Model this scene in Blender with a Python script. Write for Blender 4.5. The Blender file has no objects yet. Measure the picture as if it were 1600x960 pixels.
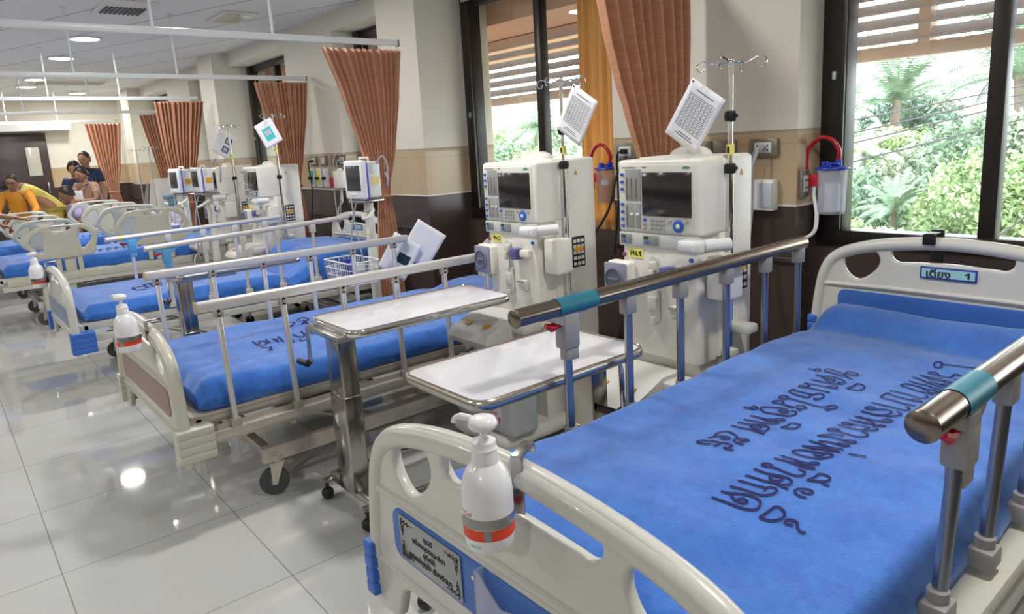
import bpy, bmesh, math, random
from mathutils import Vector, Matrix, noise
PI = math.pi
sc = bpy.context.scene
COL = sc.collection
random.seed(7)

# ---------------------------------------------------------------- camera
EYE = Vector((0, 0, 1.42))
yaw, pitch, roll, FPX, PCY = -.885, -.1937, -.0558, 1097.0, 437.0
fw = Vector((math.sin(yaw)*math.cos(pitch), math.cos(yaw)*math.cos(pitch), math.sin(pitch)))
rt = Vector((math.cos(yaw), -math.sin(yaw), 0)); up = rt.cross(fw)
r2 = math.cos(roll)*rt + math.sin(roll)*up
u2 = -math.sin(roll)*rt + math.cos(roll)*up
cd = bpy.data.cameras.new('camera'); cam = bpy.data.objects.new('camera', cd); COL.objects.link(cam)
cd.sensor_width = 36; cd.lens = 36*FPX/1600; cd.shift_y = -(480-PCY)/1600; cd.clip_start = .02; cd.clip_end = 500
cam.matrix_world = Matrix(((r2.x, u2.x, -fw.x, EYE.x), (r2.y, u2.y, -fw.y, EYE.y), (r2.z, u2.z, -fw.z, EYE.z), (0, 0, 0, 1)))
sc.camera = cam
# ---------------------------------------------------------------- world, exposure
sc.view_settings.view_transform = 'Standard'; sc.view_settings.look = 'None'
sc.view_settings.gamma = 1; sc.view_settings.use_curve_mapping = False
sc.view_settings.exposure = 0.33
w = bpy.data.worlds.new('overcast_sky'); sc.world = w; w.use_nodes = True
bg = w.node_tree.nodes['Background']; bg.inputs[0].default_value = (.90, .96, 1, 1); bg.inputs[1].default_value = 5.8
LAMP_W = 22.0

# ---------------------------------------------------------------- materials
MATS = {}
def mat(name, color, rough=.5, metal=0, var=.04, scale=8, bump=0, bscale=200, trans=0, emit=0, spec=.5, alpha=1, coat=0, sheen=0, ior=1.45):
    if name in MATS: return MATS[name]
    m = bpy.data.materials.new(name); m.use_nodes = True; nt = m.node_tree; b = nt.nodes['Principled BSDF']
    b.inputs['Roughness'].default_value = rough; b.inputs['Metallic'].default_value = metal
    b.inputs['Specular IOR Level'].default_value = spec; b.inputs['Transmission Weight'].default_value = trans
    b.inputs['Alpha'].default_value = alpha; b.inputs['Coat Weight'].default_value = coat; b.inputs['IOR'].default_value = ior
    if sheen: b.inputs['Sheen Weight'].default_value = sheen
    tc = nt.nodes.new('ShaderNodeTexCoord')
    if var:
        n = nt.nodes.new('ShaderNodeTexNoise'); n.inputs['Scale'].default_value = scale; n.inputs['Detail'].default_value = 4
        nt.links.new(tc.outputs['Object'], n.inputs['Vector'])
        r = nt.nodes.new('ShaderNodeMapRange'); r.inputs[1].default_value = .3; r.inputs[2].default_value = .7
        r.inputs[3].default_value = 1-var; r.inputs[4].default_value = 1+var; nt.links.new(n.outputs[0], r.inputs[0])
        mx = nt.nodes.new('ShaderNodeVectorMath'); mx.operation = 'SCALE'; mx.inputs[0].default_value = color
        nt.links.new(r.outputs[0], mx.inputs['Scale']); nt.links.new(mx.outputs[0], b.inputs['Base Color'])
    else:
        b.inputs['Base Color'].default_value = (*color, 1)
    if emit:
        b.inputs['Emission Color'].default_value = (*color, 1); b.inputs['Emission Strength'].default_value = emit
    if bump:
        n2 = nt.nodes.new('ShaderNodeTexNoise'); n2.inputs['Scale'].default_value = bscale; n2.inputs['Detail'].default_value = 3
        nt.links.new(tc.outputs['Object'], n2.inputs['Vector'])
        bp = nt.nodes.new('ShaderNodeBump'); bp.inputs['Strength'].default_value = bump; bp.inputs['Distance'].default_value = .003
        nt.links.new(n2.outputs[0], bp.inputs['Height']); nt.links.new(bp.outputs[0], b.inputs['Normal'])
    MATS[name] = m; return m
def m_floor():
    m = mat('floor_tile', (.60, .61, .60), .07, var=0, spec=.6); nt = m.node_tree; b = nt.nodes['Principled BSDF']
    g = nt.nodes.new('ShaderNodeNewGeometry'); mp = nt.nodes.new('ShaderNodeMapping'); mp.inputs['Location'].default_value = (-.2+6, -.154+6, 0)
    nt.links.new(g.outputs['Position'], mp.inputs['Vector'])
    br = nt.nodes.new('ShaderNodeTexBrick'); br.offset = 0; br.squash = 1
    for k, v in (('Scale', 1), ('Mortar Size', .0022), ('Mortar Smooth', .2), ('Brick Width', .6), ('Row Height', .6), ('Bias', 0)): br.inputs[k].default_value = v
    br.inputs['Color1'].default_value = (.53, .535, .525, 1); br.inputs['Color2'].default_value = (.545, .55, .54, 1); br.inputs['Mortar'].default_value = (.26, .26, .25, 1)
    nt.links.new(mp.outputs[0], br.inputs['Vector'])
    n = nt.nodes.new('ShaderNodeTexNoise'); n.inputs['Scale'].default_value = 1.3; n.inputs['Detail'].default_value = 6; nt.links.new(g.outputs['Position'], n.inputs['Vector'])
    r = nt.nodes.new('ShaderNodeMapRange'); r.inputs[1].default_value = .3; r.inputs[2].default_value = .7; r.inputs[3].default_value = .95; r.inputs[4].default_value = 1.05
    nt.links.new(n.outputs[0], r.inputs[0]); s = nt.nodes.new('ShaderNodeVectorMath'); s.operation = 'SCALE'
    nt.links.new(br.outputs[0], s.inputs[0]); nt.links.new(r.outputs[0], s.inputs['Scale']); nt.links.new(s.outputs[0], b.inputs['Base Color'])
    r3 = nt.nodes.new('ShaderNodeMapRange'); r3.inputs[3].default_value = .02; r3.inputs[4].default_value = .06
    nt.links.new(n.outputs[0], r3.inputs[0]); nt.links.new(r3.outputs[0], b.inputs['Roughness'])
    return m
def m_ceiling():
    m = mat('ceiling_board', (.60, .60, .59), .8, var=0); nt = m.node_tree; b = nt.nodes['Principled BSDF']
    g = nt.nodes.new('ShaderNodeNewGeometry'); mp = nt.nodes.new('ShaderNodeMapping'); mp.inputs['Rotation'].default_value = (0, 0, math.radians(-22)); mp.inputs['Location'].default_value = (.3, .55, 0)
    nt.links.new(g.outputs['Position'], mp.inputs['Vector'])
    wv = nt.nodes.new('ShaderNodeTexBrick'); wv.offset = 0
    for k, v in (('Scale', 1), ('Mortar Size', .012), ('Mortar Smooth', .5), ('Brick Width', 50), ('Row Height', .62)): wv.inputs[k].default_value = v
    wv.inputs['Color1'].default_value = (.80, .805, .80, 1); wv.inputs['Color2'].default_value = (.81, .81, .805, 1); wv.inputs['Mortar'].default_value = (.40, .39, .37, 1)
    nt.links.new(mp.outputs[0], wv.inputs['Vector']); nt.links.new(wv.outputs[0], b.inputs['Base Color'])
    return m
def m_wall():
    # painted off-white above, beige band, dark brown tiles below: split by height
    m = mat('wall_paint', (.7, .68, .62), .45, var=0); nt = m.node_tree; b = nt.nodes['Principled BSDF']
    g = nt.nodes.new('ShaderNodeNewGeometry'); sp = nt.nodes.new('ShaderNodeSeparateXYZ'); nt.links.new(g.outputs['Position'], sp.inputs[0])
    rp = nt.nodes.new('ShaderNodeValToRGB'); rp.color_ramp.interpolation = 'CONSTANT'
    mr = nt.nodes.new('ShaderNodeMath'); mr.operation = 'DIVIDE'; mr.inputs[1].default_value = 3; nt.links.new(sp.outputs[2], mr.inputs[0]); nt.links.new(mr.outputs[0], rp.inputs[0])
    els = [(0, (.062, .043, .038)), (1.040/3, (.62, .60, .54)), (1.052/3, (.47, .36, .235)), (1.385/3, (.36, .30, .23)), (1.395/3, (.70, .665, .58))]
    cr = rp.color_ramp
    cr.elements[0].position = 0; cr.elements[0].color = (*els[0][1], 1); cr.elements[1].position = els[1][0]; cr.elements[1].color = (*els[1][1], 1)
    for p, c in els[2:]:
        e = cr.elements.new(p); e.color = (*c, 1)
    n = nt.nodes.new('ShaderNodeTexNoise'); n.inputs['Scale'].default_value = 3; n.inputs['Detail'].default_value = 5; nt.links.new(g.outputs['Position'], n.inputs['Vector'])
    r = nt.nodes.new('ShaderNodeMapRange'); r.inputs[3].default_value = .94; r.inputs[4].default_value = 1.06; nt.links.new(n.outputs[0], r.inputs[0])
    # joints of the tiles below the paint line
    def frac(sock, off, w):
        a = nt.nodes.new('ShaderNodeMath'); a.operation = 'ADD'; a.inputs[1].default_value = off+60; nt.links.new(sock, a.inputs[0])
        q = nt.nodes.new('ShaderNodeMath'); q.operation = 'PINGPONG'; q.inputs[1].default_value = w/2; nt.links.new(a.outputs[0], q.inputs[0])
        l = nt.nodes.new('ShaderNodeMath'); l.operation = 'LESS_THAN'; l.inputs[1].default_value = .002; nt.links.new(q.outputs[0], l.inputs[0]); return l.outputs[0]
    fx = frac(sp.outputs[0], .03, .3); fz = frac(sp.outputs[2], -.14, .3)
    ad = nt.nodes.new('ShaderNodeMath'); ad.operation = 'MAXIMUM'; nt.links.new(fx, ad.inputs[0]); nt.links.new(fz, ad.inputs[1])
    lo = nt.nodes.new('ShaderNodeMath'); lo.operation = 'LESS_THAN'; lo.inputs[1].default_value = 1.38; nt.links.new(sp.outputs[2], lo.inputs[0])
    ml = nt.nodes.new('ShaderNodeMath'); ml.operation = 'MULTIPLY'; nt.links.new(ad.outputs[0], ml.inputs[0]); nt.links.new(lo.outputs[0], ml.inputs[1])
    mm = nt.nodes.new('ShaderNodeMath'); mm.operation = 'MULTIPLY_ADD'; mm.inputs[1].default_value = -.25; nt.links.new(ml.outputs[0], mm.inputs[0]); nt.links.new(r.outputs[0], mm.inputs[2])
    s = nt.nodes.new('ShaderNodeVectorMath'); s.operation = 'SCALE'; nt.links.new(rp.outputs[0], s.inputs[0]); nt.links.new(mm.outputs[0], s.inputs['Scale'])
    nt.links.new(s.outputs[0], b.inputs['Base Color'])
    rr = nt.nodes.new('ShaderNodeMapRange'); rr.inputs[3].default_value = .55; rr.inputs[4].default_value = .22; nt.links.new(lo.outputs[0], rr.inputs[0]); nt.links.new(rr.outputs[0], b.inputs['Roughness'])
    return m
def m_curtain():
    m = mat('copper_curtain', (.50, .21, .10), .55, var=0, sheen=.3); nt = m.node_tree; b = nt.nodes['Principled BSDF']
    g = nt.nodes.new('ShaderNodeNewGeometry'); mp = nt.nodes.new('ShaderNodeMapping'); mp.inputs['Scale'].default_value = (3, 3, 30)
    nt.links.new(g.outputs['Position'], mp.inputs['Vector'])
    n = nt.nodes.new('ShaderNodeTexNoise'); n.inputs['Scale'].default_value = 3; n.inputs['Detail'].default_value = 5; nt.links.new(mp.outputs[0], n.inputs['Vector'])
    rp = nt.nodes.new('ShaderNodeValToRGB'); rp.color_ramp.elements[0].position = .35; rp.color_ramp.elements[0].color = (.50, .23, .135, 1)
    rp.color_ramp.elements[1].position = .72; rp.color_ramp.elements[1].color = (.60, .295, .175, 1)
    nt.links.new(n.outputs[0], rp.inputs[0]); nt.links.new(rp.outputs[0], b.inputs['Base Color']); return m
def m_towel():
    m = mat('blue_towelling', (.03, .17, .7), .9, var=0, sheen=.4); nt = m.node_tree; b = nt.nodes['Principled BSDF']
    g = nt.nodes.new('ShaderNodeNewGeometry')
    n = nt.nodes.new('ShaderNodeTexNoise'); n.inputs['Scale'].default_value = 11; n.inputs['Detail'].default_value = 9; n.inputs['Roughness'].default_value = .82; nt.links.new(g.outputs['Position'], n.inputs['Vector'])
    rp = nt.nodes.new('ShaderNodeValToRGB'); rp.color_ramp.elements[0].position = .32; rp.color_ramp.elements[0].color = (.016, .098, .46, 1)
    rp.color_ramp.elements[1].position = .70; rp.color_ramp.elements[1].color = (.048, .215, .68, 1)
    nt.links.new(n.outputs[0], rp.inputs[0]); nt.links.new(rp.outputs[0], b.inputs['Base Color'])
    n2 = nt.nodes.new('ShaderNodeTexNoise'); n2.inputs['Scale'].default_value = 260; n2.inputs['Detail'].default_value = 2; nt.links.new(g.outputs['Position'], n2.inputs['Vector'])
    bp = nt.nodes.new('ShaderNodeBump'); bp.inputs['Strength'].default_value = .6; bp.inputs['Distance'].default_value = .002
    nt.links.new(n2.outputs[0], bp.inputs['Height']); nt.links.new(bp.outputs[0], b.inputs['Normal']); return m
def m_pane(name='pane_glass', fac=.07, tint=(.97, .99, .98)):
    m = bpy.data.materials.new(name); m.use_nodes = True; nt = m.node_tree; nt.nodes.clear()
    o = nt.nodes.new('ShaderNodeOutputMaterial'); t = nt.nodes.new('ShaderNodeBsdfTransparent'); g = nt.nodes.new('ShaderNodeBsdfGlossy'); x = nt.nodes.new('ShaderNodeMixShader')
    t.inputs[0].default_value = (*tint, 1); g.inputs['Roughness'].default_value = .01; x.inputs[0].default_value = fac
    nt.links.new(t.outputs[0], x.inputs[1]); nt.links.new(g.outputs[0], x.inputs[2]); nt.links.new(x.outputs[0], o.inputs[0]); return m
def m_frost(name, col, fac):
    m = mat(name, col, .15, var=0, coat=.3); nt = m.node_tree; b = nt.nodes['Principled BSDF']; o = nt.nodes['Material Output']
    t = nt.nodes.new('ShaderNodeBsdfTransparent'); x = nt.nodes.new('ShaderNodeMixShader'); x.inputs[0].default_value = fac; t.inputs[0].default_value = (.96, .97, 1, 1)
    nt.links.new(t.outputs[0], x.inputs[1]); nt.links.new(b.outputs[0], x.inputs[2]); nt.links.new(x.outputs[0], o.inputs[0]); return m
PANE = m_pane(); CLEAR = m_frost('clear_plastic', (.78, .80, .86), .30)
FLOOR, CEIL, WALL, CURT, TOWEL = m_floor(), m_ceiling(), m_wall(), m_curtain(), m_towel()
PLASTIC = mat('warm_white_plastic', (.63, .625, .585), .28, var=.02, coat=.2)
CREAM = mat('cream_plastic', (.57, .56, .48), .3, var=.02, coat=.2)
MWHITE = mat('machine_white', (.78, .76, .71), .35, var=.02)
MSIDE = mat('machine_ivory', (.77, .745, .69), .4, var=.03)
MGREY = mat('machine_panel_grey', (.50, .51, .50), .4, var=.02)
DGREY = mat('slider_grey', (.30, .31, .32), .45, var=.02)
SCREEN = mat('dark_screen', (.022, .018, .020), .12, var=0, spec=.6)
BLUEB = mat('blue_button', (.03, .12, .50), .4, var=.02)
INLAY = mat('blue_inlay', (.050, .155, .52), .35, var=.03)
BUMP = mat('blue_bumper', (.045, .16, .60), .4, var=.03)
BROWNIN = mat('taupe_inlay', (.30, .20, .17), .4, var=.06)
BRONZE = mat('bronze_rail', (.25, .21, .18), .22, metal=.9, var=.05)
STEEL = mat('brushed_steel', (.55, .52, .48), .25, metal=1, var=.06, scale=30)
CHROME = mat('chrome', (.78, .78, .78), .08, metal=1, var=0)
ALU = mat('aluminium', (.72, .73, .76), .3, metal=.75, var=.03)
ALUD = mat('pale_aluminium_rail', (.70, .69, .69), .32, metal=.35, var=.03)
BRK = mat('grey_bracket', (.30, .29, .29), .45, var=.03)
BRKB = mat('light_blue_bracket', (.12, .38, .72), .4, var=.03)
RED = mat('red_plastic', (.55, .01, .03), .35, var=.02)
WHITEP = mat('bottle_white', (.83, .84, .88), .25, var=0, coat=.3)
TABLE = mat('table_laminate', (.74, .74, .79), .12, var=.015, coat=.4)
BLACK = mat('black_plastic', (.012, .012, .013), .4, var=0)
FRAME = mat('dark_window_frame', (.022, .017, .014), .35, var=.05)
NAVY = mat('navy_thread', (.010, .008, .10), .8, var=0)
YEL = mat('yellow_sticker', (.85, .80, .16), .5, var=.02)
ORG = mat('orange_sticker', (.72, .36, .03), .5, var=.02)
INK = mat('black_ink', (.02, .02, .03), .6, var=0)
GINK = mat('grey_ink', (.28, .29, .32), .7, var=0)
PAPER = mat('white_paper', (.80, .81, .86), .7, var=.01)
TEAL = mat('teal_print', (.05, .55, .55), .5, var=0)
TEALS = mat('teal_sticker', (.02, .17, .24), .4, var=.05)
TRACK = mat('white_track', (.78, .80, .82), .3, var=.01)
SKY_GLASS = mat('window_glass', (1, 1, 1), 0.0, var=0, trans=1, ior=1.0)

# ---------------------------------------------------------------- helpers
def link(o, parent=None):
    COL.objects.link(o)
    if parent: o.parent = parent
    return o
def props(o, label=None, cat=None, group=None, kind=None):
    for k, v in (('label', label), ('category', cat), ('group', group), ('kind', kind)):
        if v: o[k] = v
    return o
def thing(name, label, cat, loc=(0, 0, 0), rz=0, group=None):
    o = bpy.data.objects.new(name, None); o.location = loc; o.rotation_euler = (0, 0, rz); o.empty_display_size = .1
    link(o); return props(o, label, cat, group)
class MB:
    def __init__(s): s.v = []; s.f = []
    def add(s, V, F):
        n = len(s.v); s.v += [Vector(p) for p in V]; s.f += [tuple(i+n for i in f) for f in F]; return s
    def box(s, x0, x1, y0, y1, z0, z1, b=0, seg=2, M=None):
        if b:
            bm = bmesh.new(); bmesh.ops.create_cube(bm, size=1)
            for v in bm.verts: v.co = Vector(((x0+x1)/2+v.co.x*(x1-x0), (y0+y1)/2+v.co.y*(y1-y0), (z0+z1)/2+v.co.z*(z1-z0)))
            b = min(b, .49*min(abs(x1-x0), abs(y1-y0), abs(z1-z0)))
            bmesh.ops.bevel(bm, geom=bm.edges[:], offset=b, segments=seg, profile=.5, affect='EDGES')
            bm.verts.index_update(); V = [v.co.copy() for v in bm.verts]; F = [tuple(v.index for v in f.verts) for f in bm.faces]; bm.free()
        else:
            V = [Vector((x, y, z)) for x in (x0, x1) for y in (y0, y1) for z in (z0, z1)]
            F = [(0, 1, 3, 2), (4, 6, 7, 5), (0, 4, 5, 1), (2, 3, 7, 6), (0, 2, 6, 4), (1, 5, 7, 3)]
        if M: V = [M @ v for v in V]
        return s.add(V, F)
    def bar(s, p, q, w, h, b=.002):
        p, q = Vector(p), Vector(q); d = (q-p); L = d.length; z = d.normalized()
        x = Vector((0, 0, 1)).cross(z)
        if x.length < .01: x = Vector((1, 0, 0))
        x.normalize(); y = z.cross(x)
        M = Matrix(((x.x, y.x, z.x, p.x), (x.y, y.y, z.y, p.y), (x.z, y.z, z.z, p.z), (0, 0, 0, 1)))
        return s.box(-w/2, w/2, -h/2, h/2, 0, L, b, 1, M)
    def tube(s, pts, r, n=10, caps=True, closed=False, flat=None):
        pts = [Vector(p) for p in pts]; N = len(pts); rr = r if isinstance(r, (list, tuple)) else [r]*N
        T = []
        for i in range(N):
            a = pts[(i-1) % N] if closed else pts[max(i-1, 0)]; b = pts[(i+1) % N] if closed else pts[min(i+1, N-1)]
            t = (b-a); T.append(t.normalized() if t.length > 1e-9 else Vector((0, 0, 1)))
        x = T[0].cross(Vector((0, 0, 1)))
        if x.length < .05: x = T[0].cross(Vector((1, 0, 0)))
        x.normalize(); V = []; F = []
        for i in range(N):
            x = (x - T[i]*x.dot(T[i])).normalized(); y = T[i].cross(x)
            for k in range(n):
                a = 2*PI*k/n; V.append(pts[i] + rr[i]*(math.cos(a)*x + math.sin(a)*y*(flat or 1)))
        for i in range(N if closed else N-1):
            j = (i+1) % N
            for k in range(n): F.append((i*n+k, i*n+(k+1) % n, j*n+(k+1) % n, j*n+k))
        if caps and not closed: F += [tuple(range(n))[::-1], tuple((N-1)*n+k for k in range(n))]
        return s.add(V, F)
    def cyl(s, p, q, r, r1=None, n=16): return s.tube([p, q], [r, r if r1 is None else r1], n)
    def lathe(s, prof, c=(0, 0, 0), n=24, M=None):
        V = []; F = []
        for (r, z) in prof:
            for k in range(n):
                a = 2*PI*k/n; v = Vector((r*math.cos(a), r*math.sin(a), z))
                if M: v = M @ v
                V.append(v+Vector(c))
        for i in range(len(prof)-1):
            for k in range(n): F.append((i*n+k, i*n+(k+1) % n, (i+1)*n+(k+1) % n, (i+1)*n+k))
        F += [tuple(range(n))[::-1], tuple((len(prof)-1)*n+k for k in range(n))]
        return s.add(V, F)
    def ball(s, c, r, n=12, m=8, sc_=(1, 1, 1)):
        V = []; F = []
        for i in range(1, m):
            for k in range(n):
                t = PI*i/m; a = 2*PI*k/n; V.append(Vector(c)+r*Vector((math.sin(t)*math.cos(a)*sc_[0], math.sin(t)*math.sin(a)*sc_[1], math.cos(t)*sc_[2])))
        for i in range(m-2):
            for k in range(n): F.append((i*n+k, i*n+(k+1) % n, (i+1)*n+(k+1) % n, (i+1)*n+k)[::-1])
        V += [Vector(c)+Vector((0, 0, r*sc_[2])), Vector(c)-Vector((0, 0, r*sc_[2]))]; t = len(V)-2
        for k in range(n): F.append((k, (k+1) % n, t)); F.append(((m-2)*n+(k+1) % n, (m-2)*n+k, t+1))
        return s.add(V, F)
    def quad(s, a, b, c, d): return s.add([a, b, c, d], [(0, 1, 2, 3)])
    def prism(s, poly, d0, d1, axis='y'):
        n = len(poly); V = []
        for d in (d0, d1):
            for (a, b) in poly: V.append((a, d, b) if axis == 'y' else ((d, a, b) if axis == 'x' else (a, b, d)))
        F = [tuple(range(n)), tuple(range(2*n-1, n-1, -1))]+[((i+1) % n, i, i+n, (i+1) % n+n) for i in range(n)]
        return s.add(V, F)
    def grid(s, fn, nu, nv):
        V = [fn(i/nu, j/nv) for i in range(nu+1) for j in range(nv+1)]
        F = [(i*(nv+1)+j, (i+1)*(nv+1)+j, (i+1)*(nv+1)+j+1, i*(nv+1)+j+1) for i in range(nu) for j in range(nv)]
        return s.add(V, F)
    def go(s, name, m, parent=None, loc=None, smooth=True, angle=40):
        me = bpy.data.meshes.new(name); me.from_pydata([tuple(v) for v in s.v], [], s.f)
        bm = bmesh.new(); bm.from_mesh(me); bmesh.ops.recalc_face_normals(bm, faces=bm.faces[:]); bm.to_mesh(me); bm.free()
        me.materials.append(m)
        if smooth:
            me.shade_smooth() if hasattr(me, 'shade_smooth') else [setattr(p, 'use_smooth', True) for p in me.polygons]
            try: me.set_sharp_from_angle(angle=math.radians(angle))
            except Exception: pass
        o = bpy.data.objects.new(name, me); link(o, parent)
        if loc: o.location = loc
        return o
def catmull(P, n=6, closed=True):
    P = [Vector(p).to_3d() if len(p) == 2 else Vector(p) for p in P]; N = len(P); out = []
    for i in range(N if closed else N-1):
        g = lambda k: P[k % N] if closed else P[min(max(k, 0), N-1)]
        a, b, c, d = g(i-1), g(i), g(i+1), g(i+2)
        for j in range(n):
            t = j/n; out.append(.5*((2*b)+(c-a)*t+(2*a-5*b+4*c-d)*t*t+(3*b-a-3*c+d)*t**3))
    if not closed: out.append(P[-1])
    return out
def curve_plate(name, loops, depth, bevel, m, parent, y=0, plane='xz', res=3):
    """filled 2D outline with holes, thickened and rounded, turned into a mesh standing in XZ (or lying in XY)"""
    c = bpy.data.curves.new('c', 'CURVE'); c.dimensions = '2D'; c.fill_mode = 'BOTH'
    c.extrude = max(depth/2-bevel, 0.0001); c.bevel_depth = bevel; c.bevel_resolution = res; c.offset = -bevel
    for L in loops:
        sp = c.splines.new('POLY'); sp.points.add(len(L)-1); sp.use_cyclic_u = True
        for p, q in zip(sp.points, L): p.co = (q[0], q[1], 0, 1)
    o = bpy.data.objects.new('c', c); COL.objects.link(o)
    dg = bpy.context.evaluated_depsgraph_get(); me = bpy.data.meshes.new_from_object(o.evaluated_get(dg)); bpy.data.objects.remove(o)
    for v in me.vertices:
        x, yy, z = v.co
        v.co = (x, y-z, yy) if plane == 'xz' else ((y+z, x, yy) if plane == 'yz' else (x, yy, y+z))
    me.name = name; me.materials.clear(); me.materials.append(m)
    bm = bmesh.new(); bm.from_mesh(me); bmesh.ops.remove_doubles(bm, verts=bm.verts[:], dist=1e-5); bmesh.ops.recalc_face_normals(bm, faces=bm.faces[:]); bm.to_mesh(me); bm.free()
    me.shade_smooth(); me.set_sharp_from_angle(angle=math.radians(50))
    o = bpy.data.objects.new(name, me); link(o, parent); return o
def rrect(x0, x1, z0, z1, r, n=5):
    out = []
    for cx, cz, a0 in ((x1-r, z1-r, 0), (x0+r, z1-r, 90), (x0+r, z0+r, 180), (x1-r, z0+r, 270)):
        for k in range(n+1):
            a = math.radians(a0+90*k/n); out.append((cx+r*math.cos(a), cz+r*math.sin(a)))
    return out
def text(body, size, M, m, parent, name='lettering', align='CENTER', ext=.0004, sx=1, bold=0):
    c = bpy.data.curves.new('t', 'FONT'); c.body = body; c.size = size; c.extrude = ext; c.align_x = align; c.align_y = 'CENTER'; c.resolution_u = 3; c.offset = bold
    o = bpy.data.objects.new('t', c); COL.objects.link(o)
    dg = bpy.context.evaluated_depsgraph_get(); me = bpy.data.meshes.new_from_object(o.evaluated_get(dg)); bpy.data.objects.remove(o)
    for v in me.vertices: v.co = M @ Vector((v.co.x*sx, v.co.y, v.co.z))
    me.name = name; me.materials.clear(); me.materials.append(m)
    o = bpy.data.objects.new(name, me); link(o, parent); return o
FRONT = Matrix(((1, 0, 0, 0), (0, 0, -1, 0), (0, 1, 0, 0), (0, 0, 0, 1)))     # text standing, facing -Y
def front(x, y, z): return Matrix.Translation((x, y, z)) @ FRONT
def copy_tree(o, parent=None):
    c = o.copy(); COL.objects.link(c)
    if parent: c.parent = parent
    for ch in [q for q in bpy.data.objects if q.parent == o]: copy_tree(ch, c)
    return c
def struct(mb, name, m, **k):
    o = mb.go(name, m, **k); o['kind'] = 'structure'; return o

# ---------------------------------------------------------------- the room
XE, XW, YS, ZC = 1.6, -15.8, -4.0, 2.68
struct(MB().box(XW-.2, XE+.2, YS-.2, 3.6, -.1, 0), 'floor', FLOOR)
struct(MB().box(XW-.2, XE+.2, YS-.2, 3.75, ZC, ZC+.1), 'ceiling', CEIL)
struct(MB().box(XW-.2, XW, YS, 3.75, 0, ZC), 'wall_end', WALL)
struct(MB().box(XE, XE+.2, YS, 3.75, 0, ZC), 'wall_near', WALL)
struct(MB().box(XW-.2, XE+.2, YS-.2, YS, 0, ZC), 'wall_corridor', WALL)
wl = MB(); wins = []
P = 4.6
for k in range(-1, 4):
    o = -P*k
    wl.box(-5.12+o, -4.56+o, 2.95, 3.62, 0, ZC)                # column
    wl.box(-2.84+o, -1.70+o, 3.15, 3.62, 0, ZC)                # pier
    for (a, b) in ((-4.56, -2.84), (-1.70, -.52)):
        wl.box(a+o, b+o, 3.28, 3.62, 0, .84); wl.box(a+o, b+o, 3.15, 3.62, 2.52, ZC)
        wins.append((a+o, b+o))
struct(wl, 'wall_window', WALL)
wins = [q for q in wins if q[0] < XE]
lg = MB()
for k in range(0, 4):
    for (a, b, y) in ((-5.12, -4.56, 2.93), (-2.84, -1.70, 3.13)): lg.box(a-P*k-.01, b-P*k+.01, y, y+.03, .775, .80, .004)
struct(lg, 'trim_1', mat('dark_tile_trim', (.05, .034, .03), .25, var=.05))
n = 0
for (a, b) in wins:
    n += 1
    f = MB(); y0, y1 = 3.38, 3.46
    f.box(a, a+.12, y0-.02, y1, .84, 2.52, .006).box(b-.06, b, y0, y1, .84, 2.52, .006).box(a, b, y0-.03, y1, .84, .915, .006).box(a, b, y0, y1, 2.44, 2.52, .006)
    mx = a+.68 if b-a < 1.4 else a+.80
    if not (n == 0): f.box(mx, mx+.065, y0+.01, y1, .91, 2.45, .006)
    f.box(a+.10, a+.115, y0-.035, y0-.02, .92, 2.44)
    wo = struct(f, 'window_%d' % n, FRAME)
    h = MB().box(a+.055, a+.075, y0-.035, y0-.018, 1.62, 1.66, .004).go('latch', ALU, wo)
    g = MB().box(a+.12, b-.05, 3.425, 3.429, .90, 2.46).go('window_pane', PANE, wo, smooth=False)
    if n > 6: wo.location = (0, 0, 0)
# end wall door
d = MB().box(XW+.0, XW+.07, .70, 1.90, 0, 2.05, .005)
dw = struct(d, 'door_1', mat('dark_door', (.045, .032, .030), .4, var=.08))
MB().box(XW+.07, XW+.085, 1.55, 1.76, 1.28, 1.80, .004).go('door_glass', mat('door_light', (.50, .50, .44), .15, var=.05), dw)
MB().box(XW+.07, XW+.12, 1.80, 1.83, .95, 1.15, .01).go('door_handle', STEEL, dw)
struct(MB().box(XW+.0, XW+.35, -3, 2.3, 2.08, 2.24, .01), 'trim_2', mat('white_lintel', (.78, .78, .78), .5, var=.02))

# ---------------------------------------------------------------- ceiling lamps, vents, tracks
LM = mat('lamp_diffuser', (1, .98, .94), .4, var=0, emit=14)
def lamp(x, y, label, group='recessed ceiling lamps'):
    t = thing('ceiling_lamp', label, 'ceiling lamp', (x, y, ZC), 0, group)
    MB().lathe([(.155, -.001), (.155, -.012), (.13, -.018), (.125, -.012), (.125, -.002)], n=32).go('trim_ring', MWHITE, t)
    MB().lathe([(.126, -.003), (.126, -.010), (.12, -.014), (.01, -.0145)], n=32).go('diffuser', LM, t)
    l = bpy.data.lights.new('lamp_light', 'AREA'); l.shape = 'DISK'; l.size = .25; l.energy = LAMP_W; l.color = (1, .97, .92)
    lo = bpy.data.objects.new('lamp_light', l); link(lo, t); lo.location = (0, 0, -.02)
LX = [(-8.4, 1.50, 'round ceiling lamp above the first long curtain track, nearest of the row'), (-9.95, 1.50, 'round ceiling lamp second in the row from the camera'),
      (-12.4, 1.50, 'round ceiling lamp just beyond the third track'), (-13.5, 1.50, 'round ceiling lamp at the far end of the left row'),
      (-14.6, 2.35, 'round ceiling lamp nearest the window wall at the far end')]
for x, y, l in LX: lamp(x, y, l)
OR = ('first', 'second', 'third', 'fourth', 'fifth', 'sixth')
for i, x in enumerate((-5.2, -2.6, -.2)): lamp(x, 1.50, '%s added round ceiling lamp over the near beds, unseen above the frame' % OR[i])  # unseen lamps added to light the near end; known lamps are far off
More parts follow.
